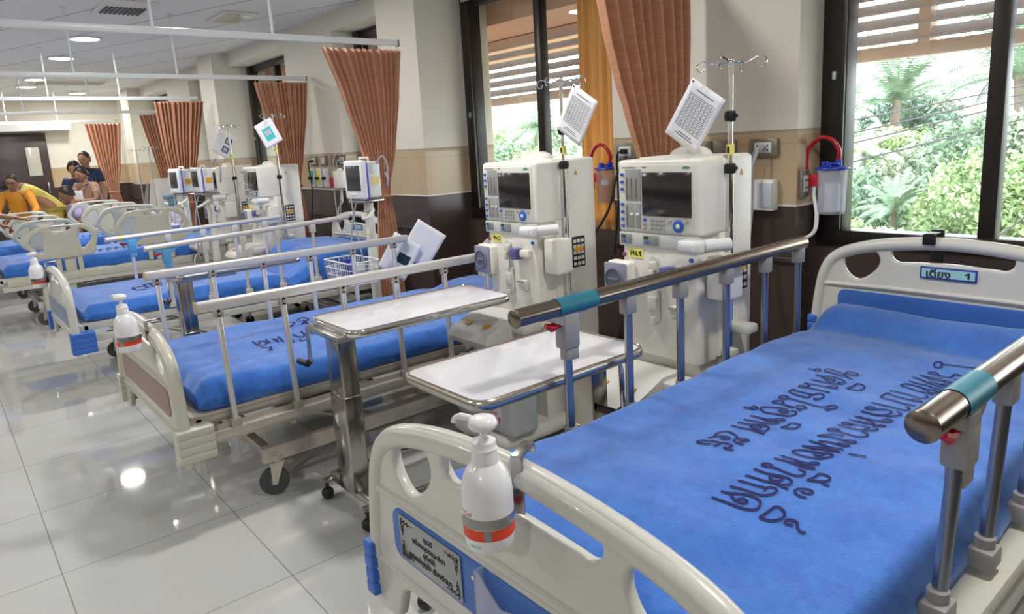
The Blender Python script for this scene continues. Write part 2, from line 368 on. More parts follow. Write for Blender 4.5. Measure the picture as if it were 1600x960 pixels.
for i, x in enumerate((-14, -11.3, -8.7, -5.6, -2.8, .3)): lamp(x, -2.2, '%s round ceiling lamp over the corridor side, outside the view' % OR[i])
v = thing('ceiling_vent', 'grey slotted air vent in the ceiling near the top left', 'air vent', (-6.68, 1.52, ZC))
MB().box(-.30, .30, -.20, .20, -.012, 0, .004).go('vent_frame', MWHITE, v)
sl = MB()
for i in range(9): sl.box(-.25, .05, -.15+i*.035, -.13+i*.035, -.02, -.012)
sl.go('slats', mat('vent_dark', (.10, .10, .10), .6, var=0), v)
v = thing('ceiling_vent', 'plain pale square vent panel in the ceiling beside the window wall', 'air vent', (-6.8, 2.42, ZC))
MB().box(-.28, .28, -.15, .15, -.014, 0, .004).go('vent_frame', MWHITE, v); MB().box(-.22, .22, -.11, .11, -.018, -.012, .002).go('cover', CREAM, v)
v = thing('ceiling_vent', 'dark slotted air vent far down the ceiling above the door', 'air vent', (-12.9, 2.0, ZC))
MB().box(-.3, .3, -.5, .5, -.012, 0, .004).go('vent_frame', MWHITE, v); MB().box(-.2, .2, -.45, .45, -.018, -.012).go('slats', DGREY, v)

TRX = [(-4.5, 2.75, (1.15, 1.85, .35, -.6), 'nearest'), (-6.85, 3.10, (1.9, 1.1, .2), 'second'), (-9.2, 2.75, (1.9, 1.2, .4), 'third'), (-11.6, 3.0, (2.0, 1.2), 'fourth'), (-13.95, 2.75, (1.9, 1.2), 'farthest'), (-2.2, 3.05, (1.9, .8), 'first')]
for x, ye, rods, w_ in TRX:
    t = thing('curtain_track', ('%s white ceiling-hung curtain track spanning the beds' % w_) if w_ != 'first' else 'curtain track carrying the copper curtain behind the near machine', 'curtain track', (x, 0, 2.15), 0, 'curtain tracks')
    MB().box(-.014, .014, -3.9, ye, -.02, .02, .003).go('rail', TRACK, t)
    MB().box(-.017, .017, ye-.004, ye+.012, -.024, .024, .002).go('end_cap', BRK, t)
    for y in rods: MB().cyl((0, y, .015), (0, y, ZC-2.15), .009, n=10).lathe([(.028, ZC-2.15-.012), (.028, ZC-2.15)], (0, y, 0), 16).go('hanger_rod', TRACK, t)

# ---------------------------------------------------------------- curtains
def curtain(name, X, rows, label, m=CURT, amp=.024, pleats=11, nx=110, tie=None, group='tied-back bed curtains', hooks=True):
    rows = [tuple(r) for r in rows]
    def at(z):
        if z >= rows[0][0]: return rows[0][1:]
        for a, b in zip(rows, rows[1:]):
            if a[0] >= z >= b[0]:
                t = (a[0]-z)/(a[0]-b[0]); t = t*t*(3-2*t)*.3+t*.7
                return (a[1]+(b[1]-a[1])*t, a[2]+(b[2]-a[2])*t)
        return rows[-1][1:]
    z0, z1 = rows[-1][0], rows[0][0]; w0 = rows[0][2]-rows[0][1]
    seed = X*3.1
    def fn(u, v):
        z = z1+(z0-z1)*u; a, b = at(z); wd = (b-a)
        k = .35+.65*min(1, wd/w0); vv = v+.014*math.sin(v*17+seed)+.01*noise.noise(Vector((v*5, u*2, seed)))*4*u
        ph = 2*PI*pleats*vv
        s_ = math.sin(ph)+.35*math.sin(2*ph+seed)+.25*noise.noise(Vector((v*9, u*1.5, seed+4)))*2
        edge = .55 if v < .06 else 1
        return Vector((X+amp*k*s_*edge-.02*math.exp(-((z-1.1)/.2)**2), a+wd*v+.006*math.cos(ph)*k, z))
    t = thing(name, label, 'curtain', (0, 0, 0), 0, group)
    o = MB().grid(fn, 44, nx*2).go('cloth', m, t)
    sm = o.modifiers.new('s', 'SOLIDIFY'); sm.thickness = .003
    if tie:
        zt = tie; a, b = at(zt); MB().tube([(X+.05*math.cos(q), (a+b)/2+(b-a)*.55*math.sin(q), zt+.01*math.cos(q)) for q in [2*PI*i/20 for i in range(20)]], .012, 8, closed=True, flat=.6).go('tie_band', m, t)
    if hooks and z1 < 2.14:
        hk = MB()
        for i in range(9):
            y = rows[0][1]+.02+(w0-.04)*i/8; hk.tube([(X, y, z1-.01), (X+.004, y, z1+.012), (X, y, z1+.032)], .0016, 5)
        hk.go('hooks', ALU, t)
    return t
curtain('bed_curtain', -2.2, [(2.11, 2.33, 3.04), (2.03, 2.36, 3.04), (1.86, 2.40, 3.04), (1.68, 2.46, 3.03), (1.51, 2.53, 2.99), (1.32, 2.61, 2.93), (1.1, 2.7, 2.86), (.9, 2.66, 2.9), (.3, 2.6, 2.95)], 'copper curtain gathered behind the near machine marked FN.1', amp=.030, pleats=9, tie=1.1)
curtain('bed_curtain', -4.5, [(2.10, 2.17, 2.77), (1.79, 2.28, 2.73), (1.44, 2.38, 2.67), (1.16, 2.47, 2.61), (1.08, 2.50, 2.60), (.91, 2.47, 2.62), (.51, 2.42, 2.64), (.2, 2.42, 2.66)], 'copper curtain tied back beside the square column and the tall monitor stand', pleats=12, tie=1.08)
curtain('bed_curtain', -6.85, [(2.11, 2.57, 3.10), (1.80, 2.63, 3.06), (1.43, 2.71, 2.99), (1.1, 2.78, 2.93), (.9, 2.75, 2.95), (.3, 2.7, 3.0)], 'copper curtain hanging above the dialysis machine by the wall outlets', pleats=11, tie=1.1)
curtain('bed_curtain', -9.2, [(2.11, 2.24, 2.80), (1.57, 2.27, 2.68), (1.19, 2.32, 2.59), (.95, 2.42, 2.53), (.85, 2.40, 2.53), (.24, 2.36, 2.56)], 'copper curtain behind the pair of small patient monitors, in front of another', pleats=11, tie=.9)
curtain('bed_curtain', -11.6, [(2.11, 2.60, 3.0), (1.24, 2.76, 3.0), (.9, 2.85, 2.97), (.3, 2.8, 3.0)], 'darker copper curtain half hidden behind the one at the small monitors', pleats=9, nx=70)
curtain('bed_curtain', -13.95, [(2.11, 2.27, 2.82), (1.38, 2.37, 2.72), (.94, 2.48, 2.64), (.60, 2.45, 2.70), (.2, 2.42, 2.72)], 'farthest copper curtain, beside the standing group of people', pleats=9, nx=70, tie=.94)
YC = mat('mustard_curtain', (.72, .45, .17), .6, var=.06, scale=20)
nt_ = YC.node_tree; b_ = nt_.nodes['Principled BSDF']; tl_ = nt_.nodes.new('ShaderNodeBsdfTranslucent'); tl_.inputs[0].default_value = (.82, .54, .24, 1); mx_ = nt_.nodes.new('ShaderNodeMixShader'); mx_.inputs[0].default_value = .5
nt_.links.new(b_.outputs[0], mx_.inputs[1]); nt_.links.new(tl_.outputs[0], mx_.inputs[2]); nt_.links.new(mx_.outputs[0], nt_.nodes['Material Output'].inputs[0])
def win_curtain(x0, x1, z0, z1, label):
    def fn(u, v):
        x = x0+(x1-x0)*v; ph = v*2*PI*4; return Vector((x, 3.31+.022*math.sin(ph)+.01*math.sin(2.3*ph+u), z1+(z0-z1)*u))
    t = thing('window_curtain', label, 'curtain', (0, 0, 0)); o = MB().grid(fn, 6, 90).go('cloth', YC, t); o.modifiers.new('s', 'SOLIDIFY').thickness = .002
    tr = MB().box(x0-1.2, x1, 3.30, 3.32, z1, z1+.02, .003).go('rod', ALU, t)
win_curtain(-3.26, -2.86, .55, 2.46, 'mustard yellow curtain hanging at the right side of the window by the middle machine')
TEXT1 = [[(-1.013,1.968),(-0.994,1.97),(-0.993,1.985),(-0.979,1.981),(-0.98,1.967),(-0.994,1.97)],
[(-0.908,1.984),(-0.916,1.976),(-0.95,1.974),(-0.967,1.979),(-0.964,2.002),(-0.936,1.998),(-0.915,2),(-0.918,2.022),(-0.905,2.033),(-0.888,2.026),(-0.888,2.005),(-0.906,2.001),(-0.915,2),(-0.906,1.985),(-0.892,1.971),(-0.879,1.97)],
[(-0.968,1.931),(-0.949,1.93),(-0.928,1.912),(-0.913,1.906),(-0.906,1.916),(-0.913,1.929),(-0.924,1.927),(-0.933,1.923)],
[(-0.949,1.93),(-0.929,1.946),(-0.907,1.946),(-0.879,1.929),(-0.893,1.913),(-0.886,1.905)],
[(-0.962,1.888),(-0.932,1.89),(-0.902,1.891),(-0.876,1.906)],
[(-0.961,1.849),(-0.937,1.852),(-0.895,1.854),(-0.878,1.854),(-0.874,1.869),(-0.889,1.873),(-0.894,1.855)],
[(-0.961,1.849),(-0.939,1.836),(-0.934,1.816),(-0.944,1.806),(-0.957,1.809),(-0.953,1.823),(-0.934,1.816),(-0.904,1.818),(-0.871,1.819)],
[(-0.857,1.886),(-0.853,1.919),(-0.854,1.946),(-0.838,1.947),(-0.828,1.931),(-0.83,1.905),(-0.841,1.894),(-0.857,1.886)],
[(-0.896,1.78),(-0.912,1.775),(-0.947,1.772),(-0.953,1.781),(-0.954,1.752),(-0.928,1.747),(-0.9,1.752),(-0.901,1.772),(-0.896,1.78),(-0.892,1.794),(-0.876,1.794),(-0.87,1.776),(-0.875,1.762),(-0.885,1.756),(-0.871,1.75)],
[(-0.93,1.712),(-0.944,1.72),(-0.955,1.71),(-0.951,1.696),(-0.937,1.699),(-0.93,1.712),(-0.899,1.714),(-0.846,1.72),(-0.828,1.752),(-0.815,1.742),(-0.825,1.72),(-0.831,1.712),(-0.819,1.711)],
[(-0.924,1.665),(-0.931,1.681),(-0.945,1.678),(-0.952,1.662),(-0.936,1.66),(-0.924,1.665),(-0.892,1.665)],
[(-0.929,1.664),(-0.894,1.661),(-0.887,1.689),(-0.866,1.683),(-0.872,1.668),(-0.881,1.66),(-0.865,1.655)],
[(-0.996,1.593),(-0.98,1.595),(-0.977,1.61),(-0.961,1.606),(-0.965,1.594),(-0.98,1.595)],
[(-0.909,1.619),(-0.893,1.614),(-0.887,1.629),(-0.903,1.631),(-0.909,1.619)],
[(-0.896,1.643),(-0.939,1.628),(-0.955,1.615),(-0.948,1.601),(-0.93,1.593),(-0.899,1.597),(-0.871,1.608),(-0.865,1.625),(-0.873,1.639),(-0.887,1.639)],
[(-0.951,1.555),(-0.919,1.555),(-0.888,1.56),(-0.873,1.562),(-0.867,1.577),(-0.882,1.577),(-0.888,1.56)],
[(-0.951,1.523),(-0.92,1.525),(-0.882,1.531),(-0.869,1.549),(-0.894,1.545),(-0.918,1.553)],
[(-0.952,1.495),(-0.915,1.5),(-0.895,1.513),(-0.872,1.507),(-0.865,1.491),(-0.87,1.479),(-0.891,1.478),(-0.91,1.488),(-0.906,1.503),(-0.889,1.502),(-0.886,1.491),(-0.897,1.483)],
[(-0.952,1.466),(-0.928,1.466),(-0.9,1.469),(-0.877,1.467),(-0.857,1.466)],
[(-0.851,1.527),(-0.845,1.544),(-0.844,1.566),(-0.829,1.569),(-0.822,1.567),(-0.822,1.539),(-0.851,1.527)],
[(-0.956,1.373),(-0.947,1.385),(-0.953,1.406),(-0.945,1.422),(-0.924,1.425),(-0.896,1.408),(-0.892,1.387),(-0.872,1.379),(-0.86,1.381)],
[(-0.892,1.402),(-0.884,1.409),(-0.864,1.408),(-0.872,1.395),(-0.883,1.395)],
[(-0.947,1.385),(-0.935,1.393),(-0.915,1.396),(-0.905,1.39),(-0.914,1.381),(-0.927,1.382)],
[(-0.925,1.343),(-0.943,1.336),(-0.963,1.338),(-0.955,1.353),(-0.932,1.359),(-0.91,1.356),(-0.907,1.341),(-0.915,1.336)],
[(-0.91,1.356),(-0.895,1.363),(-0.878,1.359),(-0.88,1.344),(-0.888,1.339),(-0.873,1.336),(-0.864,1.342)],
[(-0.777,1.13),(-0.745,1.133),(-0.712,1.134),(-0.691,1.147),(-0.69,1.166),(-0.701,1.181),(-0.718,1.185),(-0.739,1.178),(-0.758,1.167),(-0.777,1.162)],
[(-0.756,1.164),(-0.734,1.149),(-0.718,1.151),(-0.715,1.161),(-0.727,1.165),(-0.735,1.155)],
[(-0.774,1.19),(-0.744,1.195),(-0.707,1.201),(-0.694,1.214),(-0.692,1.232),(-0.702,1.241),(-0.714,1.237),(-0.714,1.22)],
[(-0.776,1.223),(-0.748,1.226),(-0.714,1.234)],
[(-0.776,1.251),(-0.744,1.256),(-0.712,1.259),(-0.692,1.256),(-0.681,1.258)],
[(-0.777,1.285),(-0.754,1.287),(-0.727,1.293),(-0.704,1.297),(-0.69,1.288),(-0.691,1.273),(-0.701,1.261),(-0.718,1.267),(-0.735,1.276),(-0.729,1.288),(-0.711,1.288),(-0.709,1.276),(-0.719,1.271)],
[(-0.753,1.322),(-0.767,1.327),(-0.774,1.313),(-0.764,1.311),(-0.75,1.318),(-0.722,1.315),(-0.699,1.319),(-0.69,1.334),(-0.694,1.348),(-0.709,1.349)],
[(-0.771,1.357),(-0.74,1.362),(-0.707,1.365),(-0.684,1.374),(-0.71,1.378),(-0.735,1.376)],
[(-0.767,1.378),(-0.738,1.382),(-0.709,1.388),(-0.696,1.392),(-0.69,1.403),(-0.701,1.402),(-0.709,1.388)],
[(-0.67,1.13),(-0.667,1.154),(-0.664,1.181),(-0.647,1.178),(-0.637,1.162),(-0.641,1.143),(-0.654,1.132),(-0.67,1.13)],
[(-0.61,1.148),(-0.626,1.146),(-0.627,1.158),(-0.614,1.163),(-0.605,1.153),(-0.602,1.147),(-0.591,1.138),(-0.582,1.141)],
[(-0.66,1.268),(-0.647,1.27),(-0.641,1.281),(-0.654,1.287),(-0.668,1.276),(-0.669,1.259),(-0.654,1.25),(-0.64,1.253)],
[(-0.675,1.32),(-0.669,1.342),(-0.667,1.36),(-0.649,1.362),(-0.641,1.349),(-0.65,1.334),(-0.675,1.32)],
[(-0.649,1.332),(-0.64,1.326),(-0.631,1.329)],
[(-0.723,1.439),(-0.708,1.438),(-0.703,1.452),(-0.718,1.453),(-0.748,1.447),(-0.76,1.435),(-0.761,1.418),(-0.745,1.415),(-0.717,1.42),(-0.696,1.429),(-0.685,1.451),(-0.694,1.461),(-0.707,1.458)],
[(-0.763,1.464),(-0.736,1.476),(-0.706,1.48),(-0.681,1.479)],
[(-0.763,1.464),(-0.732,1.468),(-0.704,1.476),(-0.681,1.479)],
[(-0.762,1.497),(-0.736,1.496),(-0.71,1.489),(-0.681,1.497)],
[(-0.745,1.506),(-0.733,1.511),(-0.706,1.514),(-0.69,1.514),(-0.682,1.527),(-0.699,1.524),(-0.706,1.514)],
[(-0.762,1.533),(-0.736,1.541),(-0.708,1.544),(-0.688,1.544),(-0.68,1.557),(-0.694,1.557),(-0.704,1.544)],
[(-0.76,1.535),(-0.737,1.56),(-0.715,1.571)],
[(-0.742,1.589),(-0.755,1.581),(-0.762,1.588),(-0.753,1.602),(-0.74,1.602),(-0.742,1.589),(-0.717,1.589),(-0.69,1.591),(-0.678,1.609),(-0.689,1.625),(-0.701,1.625)],
[(-0.664,1.483),(-0.646,1.486),(-0.63,1.492)],
[(-0.761,1.632),(-0.734,1.633),(-0.71,1.637),(-0.697,1.663),(-0.714,1.672),(-0.732,1.666),(-0.744,1.659),(-0.754,1.649),(-0.759,1.656),(-0.75,1.667),(-0.739,1.663),(-0.74,1.652)],
[(-0.705,1.642),(-0.687,1.648),(-0.679,1.668),(-0.694,1.673)],
[(-0.759,1.691),(-0.73,1.694),(-0.705,1.699),(-0.69,1.694),(-0.682,1.705)],
[(-0.76,1.723),(-0.737,1.725),(-0.714,1.716),(-0.701,1.699)],
[(-0.761,1.761),(-0.734,1.762),(-0.71,1.772)],
[(-0.755,1.729),(-0.729,1.727),(-0.702,1.732),(-0.687,1.733),(-0.679,1.75),(-0.693,1.753),(-0.701,1.737)],
[(-0.741,1.699),(-0.712,1.698),(-0.694,1.693),(-0.683,1.698),(-0.678,1.708),(-0.69,1.706),(-0.694,1.693),(-0.714,1.718),(-0.729,1.727)],
[(-0.761,1.763),(-0.733,1.762),(-0.71,1.772),(-0.701,1.801),(-0.714,1.812),(-0.732,1.802),(-0.742,1.79),(-0.755,1.782),(-0.762,1.789),(-0.754,1.803),(-0.741,1.801)],
[(-0.71,1.772),(-0.694,1.775),(-0.682,1.792),(-0.681,1.809),(-0.698,1.82)],
[(-0.765,1.831),(-0.735,1.834),(-0.701,1.841),(-0.685,1.849),(-0.683,1.864),(-0.695,1.871)],
[(-0.762,1.932),(-0.768,1.938),(-0.766,1.888),(-0.735,1.89),(-0.703,1.887),(-0.68,1.894)],
[(-0.762,1.932),(-0.735,1.927),(-0.709,1.925),(-0.694,1.924),(-0.681,1.939),(-0.698,1.945),(-0.705,1.929)],
[(-0.773,1.965),(-0.743,1.965),(-0.715,1.966),(-0.694,1.967),(-0.684,1.987),(-0.696,1.999)],
[(-0.719,2.04),(-0.713,2.049),(-0.739,2.054),(-0.763,2.045),(-0.767,2.021),(-0.742,2.02),(-0.715,2.02),(-0.683,2.018)],
[(-0.707,2.039),(-0.694,2.029),(-0.682,2.046),(-0.696,2.056),(-0.709,2.044)],
[(-0.767,2.073),(-0.744,2.075),(-0.72,2.077),(-0.705,2.072),(-0.68,2.073)],
[(-0.771,2.112),(-0.749,2.111),(-0.723,2.097),(-0.695,2.092),(-0.68,2.095)],
[(-0.766,2.147),(-0.742,2.145),(-0.731,2.135),(-0.706,2.149),(-0.693,2.145),(-0.678,2.155),(-0.694,2.163),(-0.704,2.151)],
[(-0.766,2.147),(-0.738,2.155),(-0.713,2.173)],
[(-0.727,2.108),(-0.712,2.114),(-0.697,2.112),(-0.684,2.113),(-0.679,2.124),(-0.692,2.127),(-0.697,2.112)],
[(-0.736,2.197),(-0.738,2.21),(-0.751,2.215),(-0.76,2.195),(-0.748,2.19),(-0.736,2.197),(-0.705,2.196),(-0.701,2.235),(-0.678,2.223),(-0.68,2.198),(-0.689,2.19)],
[(-0.753,2.288),(-0.764,2.304),(-0.77,2.303),(-0.775,2.292),(-0.772,2.272),(-0.762,2.257),(-0.754,2.258),(-0.75,2.268),(-0.753,2.288),(-0.723,2.301),(-0.674,2.314),(-0.665,2.342),(-0.661,2.384)]]
TEXT2 = [[(-3.269,1.073),(-3.186,1.073),(-3.179,1.094),(-3.205,1.118),(-3.251,1.111),(-3.25,1.097),(-3.208,1.085)],
[(-3.148,1.068),(-3.119,1.085),(-3.126,1.108),(-3.063,1.074),(-3.079,1.096)],
[(-3.263,1.133),(-3.194,1.128)],
[(-3.256,1.162),(-3.179,1.163),(-3.238,1.169)],
[(-3.266,1.194),(-3.165,1.182)],
[(-3.154,1.191),(-3.177,1.219),(-3.206,1.227)],
[(-3.244,1.261),(-3.203,1.262),(-3.17,1.28),(-3.197,1.299)],
[(-3.13,1.196),(-3.125,1.215),(-3.153,1.223)],
[(-3.14,1.249),(-3.107,1.253),(-3.14,1.296)],
[(-3.265,1.311),(-3.191,1.304),(-3.272,1.347),(-3.19,1.337),(-3.186,1.358)],
[(-3.245,1.377),(-3.254,1.404),(-3.229,1.408),(-3.208,1.39)],
[(-3.467,1.324),(-3.481,1.349),(-3.447,1.358),(-3.395,1.309),(-3.397,1.326)],
[(-3.478,1.379),(-3.521,1.421),(-3.501,1.437),(-3.456,1.435),(-3.417,1.4),(-3.382,1.4)],
[(-3.454,1.38),(-3.465,1.409),(-3.435,1.404),(-3.389,1.368)]]

# ---------------------------------------------------------------- beds
def mirror(L): return L + [(-x, z) for (x, z) in reversed(L) if abs(x) > 1e-6]
BOARD = mirror([(0, .500), (-.15, .500), (-.33, .500), (-.385, .485), (-.405, .44), (-.425, .405), (-.50, .395), (-.522, .42), (-.516, .50), (-.503, .60), (-.487, .70), (-.468, .78), (-.430, .838), (-.345, .878), (-.20, .908), (0, .922)])
HOLE1 = [(-.372, .826), (-.31, .852), (-.258, .846), (-.244, .812), (-.266, .770), (-.318, .736), (-.358, .750), (-.382, .790)]
HOLE2 = mirror([(0, .826), (-.13, .820), (-.175, .818), (-.198, .836), (-.196, .866), (-.165, .886), (-.10, .894), (0, .900)])
def board(parent, name, y, dz, xo, m, inlay_m, bump_m, side=1, sign=None, plate=None, holder=False, bigbump=False, bumpers=True, tall=0):
    sh = lambda L, n=4: [(p.x+xo, p.y+dz) for p in catmull(L, n)]
    o = curve_plate(name, [sh(BOARD), sh(HOLE1), sh([(-x, z) for x, z in HOLE1]), sh(HOLE2)], .026, .010, m, parent, y)
    rim = MB().tube([(p.x+xo, y, p.y+dz) for p in catmull([(-.497, .44), (-.492, .55), (-.480, .66), (-.462, .75), (-.425, .812), (-.345, .853), (-.20, .882), (0, .897), (.20, .882), (.345, .853), (.425, .812), (.462, .75), (.480, .66), (.492, .55), (.497, .44)], 5, False)], .0245, 14)
    rim.go('handle_rim', m, o)
    # a raised moulding below the holes and along the bottom
    MB().tube([(xo-.455, y-.012*side, .705+dz), (xo-.2, y-.014*side, .712+dz), (xo+.2, y-.014*side, .712+dz), (xo+.455, y-.012*side, .705+dz)], .009, 8).tube([(xo-.49, y-.012*side, .530+dz), (xo+.49, y-.012*side, .530+dz)], .007, 8).go('moulding', m, o)
    il = curve_plate('inlay_panel', [rrect(xo-.40, xo+.40, .575+dz, .688+dz, .03)], .034, .003, inlay_m, o, y)
    if bumpers:
        for s in (-1, 1):
            b = MB(); h = .13 if not bigbump else .13
            z0 = .435+dz if not bigbump else .425+dz; X = xo+s*(.500 if not bigbump else .492); w_ = .019 if not bigbump else .036
            b.box(X-w_+.003, X+w_-.003, y-.032, y+(.032 if not bigbump else .097), z0+.004, z0+h-.004, .012, 3)
            for i in range(4): b.box(X-w_, X+w_, y-.035, y+(.035 if not bigbump else .10), z0+i*h/4, z0+(i+1)*h/4-.0005, .006, 3)
            b.go('corner_bumper', bump_m, o)
    if sign:
        sg = MB().box(xo-.093, xo+.093, y-.016*side-.003, y-.016*side+.003, .768+dz, .812+dz, .001).go('bed_sign', mat('sign_blue', (.015, .05, .36), .4, var=0), o)
        sy = y-.016*side-.0035
        MB().box(xo-.087, xo+.087, sy-.0006, sy, .774+dz, .806+dz).go('sign_field', mat('sign_pale', (.36, .66, .72), .5, var=0), sg)
        text(sign[0], .036, front(xo-.032, sy-.001, .787+dz), INK, sg, sx=1.15, bold=.0009)
        if sign[1] == '1': one(xo+.066, sy-.001, .779+dz, .022, sg)
        else: text(sign[1], .032, front(xo+.068, sy-.001, .790+dz), INK, sg, bold=.001)
    if plate:
        px, pz = xo-.258, .633+dz; py = y-.0175
        pl = MB().box(px-.108, px+.108, py-.003, py, pz-.0485, pz+.0485, .001).go('name_plate', mat('plate_silver', (.40, .41, .42), .35, metal=.5, var=.03), o)
        for i, (l, dx) in enumerate(zip(plate, (.0, .0, .0, .0))): text(l, .0165, front(px+dx, py-.0036, pz+.029-i*.0185), INK, pl)
        for sx_ in (-1, 1):
            for sz_ in (-1, 1):
                orn = MB(); cx, cz = px+sx_*.100, pz+sz_*.041
                for j in range(3):
                    orn.tube([(cx-sx_*(.004+j*.011+.004*math.cos(a)), py-.0034, cz-sz_*(.002+.004*math.sin(a)+.001*j)) for a in [k*PI/4 for k in range(7)]], .0011, 4)
                    orn.tube([(cx-sx_*(.002+.004*math.cos(a)+.001*j), py-.0034, cz-sz_*(.004+j*.009+.004*math.sin(a))) for a in [k*PI/4 for k in range(7)]], .0011, 4)
                orn.tube([(cx-sx_*.004, py-.0034, cz-sz_*.035), (cx-sx_*.007, py-.0034, cz-sz_*.014), (cx-sx_*.016, py-.0034, cz-sz_*.006), (cx-sx_*.042, py-.0034, cz-sz_*.003)], .0009, 4)
                orn.go('corner_ornament', INK, pl)
    if holder:
        hx = xo-.085; hy = y-.020
        hd = MB().prism([(hx, .565+dz), (hx+.21, .565+dz), (hx+.21, .615+dz), (hx+.17, .625+dz), (hx+.14, .655+dz), (hx+.10, .660+dz), (hx+.07, .650+dz), (hx+.045, .665+dz), (hx+.012, .690+dz), (hx, .690+dz)], hy-.016, hy-.013).box(hx-.002, hx+.004, hy-.016, hy+.004, .56+dz, .692+dz, .001).box(hx+.098, hx+.102, hy-.016, hy-.006, .56+dz, .65+dz)
        hd.go('card_holder', CLEAR, o, smooth=False)
        MB().lathe([(.004, 0), (.004, .003)], (0, 0, 0), 10, Matrix.Translation((hx+.001, hy-.017, .68+dz)) @ Matrix.Rotation(PI/2, 4, 'X')).go('screw', CHROME, o)
    return o
def one(x, y, z, h, parent):
    MB().prism([(x-.10*h, z), (x+.22*h, z), (x+.22*h, z+h), (x-.02*h, z+h), (x-.50*h, z+.72*h), (x-.50*h, z+.52*h), (x-.10*h, z+.66*h)], y-.0006, y).go('numeral', INK, parent, smooth=False)
def side_rail(parent, x, ys, z, zb, lean, m, post_m, brk_m, r=.022, latch=True, sticker=None, y0=None, y1=None, flat=False, endm=None, rise=0, s=1):
    """collapsible side rail along y: hand tube, posts with sockets, lower pivots"""
    y0 = ys[0]-.10 if y0 is None else y0; y1 = ys[-1]+.03 if y1 is None else y1
    zt = lambda y: z+rise*(y-y0)
    if flat: top = MB().box(x-.015, x+.015, y0, y1, z-.021, z+.021, .008, 3)
    else: top = MB().tube([(x, y0, zt(y0)), (x, (y0+y1)/2, zt((y0+y1)/2)), (x, y1, zt(y1))], r, 18)
    o = top.go('side_rail', m, parent)
    e = MB()
    if flat: e.box(x-.016, x+.016, y0-.004, y0+.004, z-.022, z+.022, .004)
    else: e.lathe([(r+.001, 0), (r+.001, .004), (r*.7, .008)], (0, 0, 0), 18, Matrix.Translation((x, y0, zt(y0))) @ Matrix.Rotation(PI/2, 4, 'X'))
    e.go('end_cap', endm or m, o)
    for i, y in enumerate(ys):
        p = MB(); yb = y-lean; zt_ = zt(y)-r*.6
        if flat: p.box(-.013, .013, -.009, .009, 0, (zt_-zb), .003, 1, Matrix(((1, 0, 0, x-.0*s), (0, 1, (y-yb)/(zt_-zb), yb), (0, 0, 1, zb), (0, 0, 0, 1))))
        else: p.tube([(x, yb, zb), (x, y, zt_-.02)], .0125, 12)
        po = p.go('rail_post', post_m, o)
        q = MB(); q2 = MB()
        if flat:
            q.box(x-.013, x+.013, y-.018, y+.018, zt(y)-.050, zt(y)-.012, .004).lathe([(.006, 0), (.006, .005)], (0, 0, 0), 10, Matrix.Translation((x-s*.013, y, zt(y)-.033)) @ Matrix.Rotation(-s*PI/2, 4, 'Y'))
            q2.box(x-.014, x+.014, yb-.02, yb+.02, zb-.015, zb+.022, .004)
        elif i == 0 and latch:
            yy = y
            q.box(x-.021, x+.021, yy-.026, yy+.030, zt(y)-.115, zt(y)-.018, .007).box(x-.016, x+.016, yy-.016, yy+.030, zt(y)-.150, zt(y)-.110, .006)
            q.prism([(yy-.085, zt(y)-.018), (yy-.06, zt(y)-.032), (yy-.02, zt(y)-.05), (yy+.02, zt(y)-.06), (yy+.05, zt(y)-.035), (yy+.075, zt(y)-.016)], x-.016, x+.016, 'x')
        else:
            q.box(x-.017, x+.017, y-.022, y+.022, zt(y)-.072, zt(y)-.012, .006)
        if not flat: q2.box(x-.022, x+.022, yb-.026, yb+.026, zb-.012, zb+.026, .006).cyl((x, yb, zb+.02), (x, yb, zb+.045), .017)
        q2.go('rail_pivot', brk_m if brk_m is not BRKB else PLASTIC, o); q.go('rail_socket', brk_m if (i == 0 or brk_m is not BRKB) else PLASTIC, o)
        if i == 0 and latch and not flat:
            t = MB().tube([(x, y-.075, zt(y)-.040), (x, y-.055, zt(y)-.050), (x, y-.035, zt(y)-.043), (x, y-.015, zt(y)-.048), (x, y-.010, zt(y)-.072)], [.007, .012, .012, .011, .007], 8).go('release_trigger', RED, o)
    if sticker:
        a, b = sticker; MB().tube([(x, a, zt(a)), (x, b, zt(b))], r+.0012, 18, caps=False).go('rail_sticker', TEALS if z > .95 else YEL, o)
    return o
def caster(parent, x, y, a, m=None, r=.062):
    c = MB().cyl((x, y, r*2+.02), (x, y, r*2+.05), .022).cyl((x, y, r*2+.045), (x, y, r*2+.055), .030)
    d = Vector((math.cos(a), math.sin(a), 0)); nx_ = Vector((-d.y, d.x, 0)); hub = Vector((x, y, r))+d*.018
    for s in (-1, 1):
        A = Vector((x, y, r*2+.024))+nx_*.020*s; B = hub+nx_*.020*s
        c.add([A-d*.028, A+d*.028, B+d*.010+Vector((0, 0, -.012)), B-d*.010+Vector((0, 0, -.012)), A-d*.028+nx_*.003*s, A+d*.028+nx_*.003*s, B+d*.010+nx_*.003*s+Vector((0, 0, -.012)), B-d*.010+nx_*.003*s+Vector((0, 0, -.012))], [(0, 1, 2, 3), (7, 6, 5, 4), (0, 4, 5, 1), (1, 5, 6, 2), (2, 6, 7, 3), (3, 7, 4, 0)])
    c.box(x-.026, x+.026, y-.026, y+.026, r*2+.020, r*2+.026, .002)
    o = c.go('caster', m or STEEL, parent)
    M = Matrix.Translation(hub) @ nx_.to_track_quat('Z', 'Y').to_matrix().to_4x4()
    MB().lathe([(r*.70, -.012), (r*.94, -.013), (r, -.006), (r, .006), (r*.94, .013), (r*.70, .012)], (0, 0, 0), 28, M).go('tyre', mat('grey_rubber', (.07, .075, .08), .6, var=.05), o)
    MB().lathe([(.010, -.020), (.012, -.013), (r*.66, -.009), (r*.71, -.012), (r*.71, .012), (r*.66, .009), (.012, .013), (.010, .020)], (0, 0, 0), 24, M).go('wheel_disc', mat('wheel_grey', (.16, .16, .16), .5, var=.03), o)
    return o
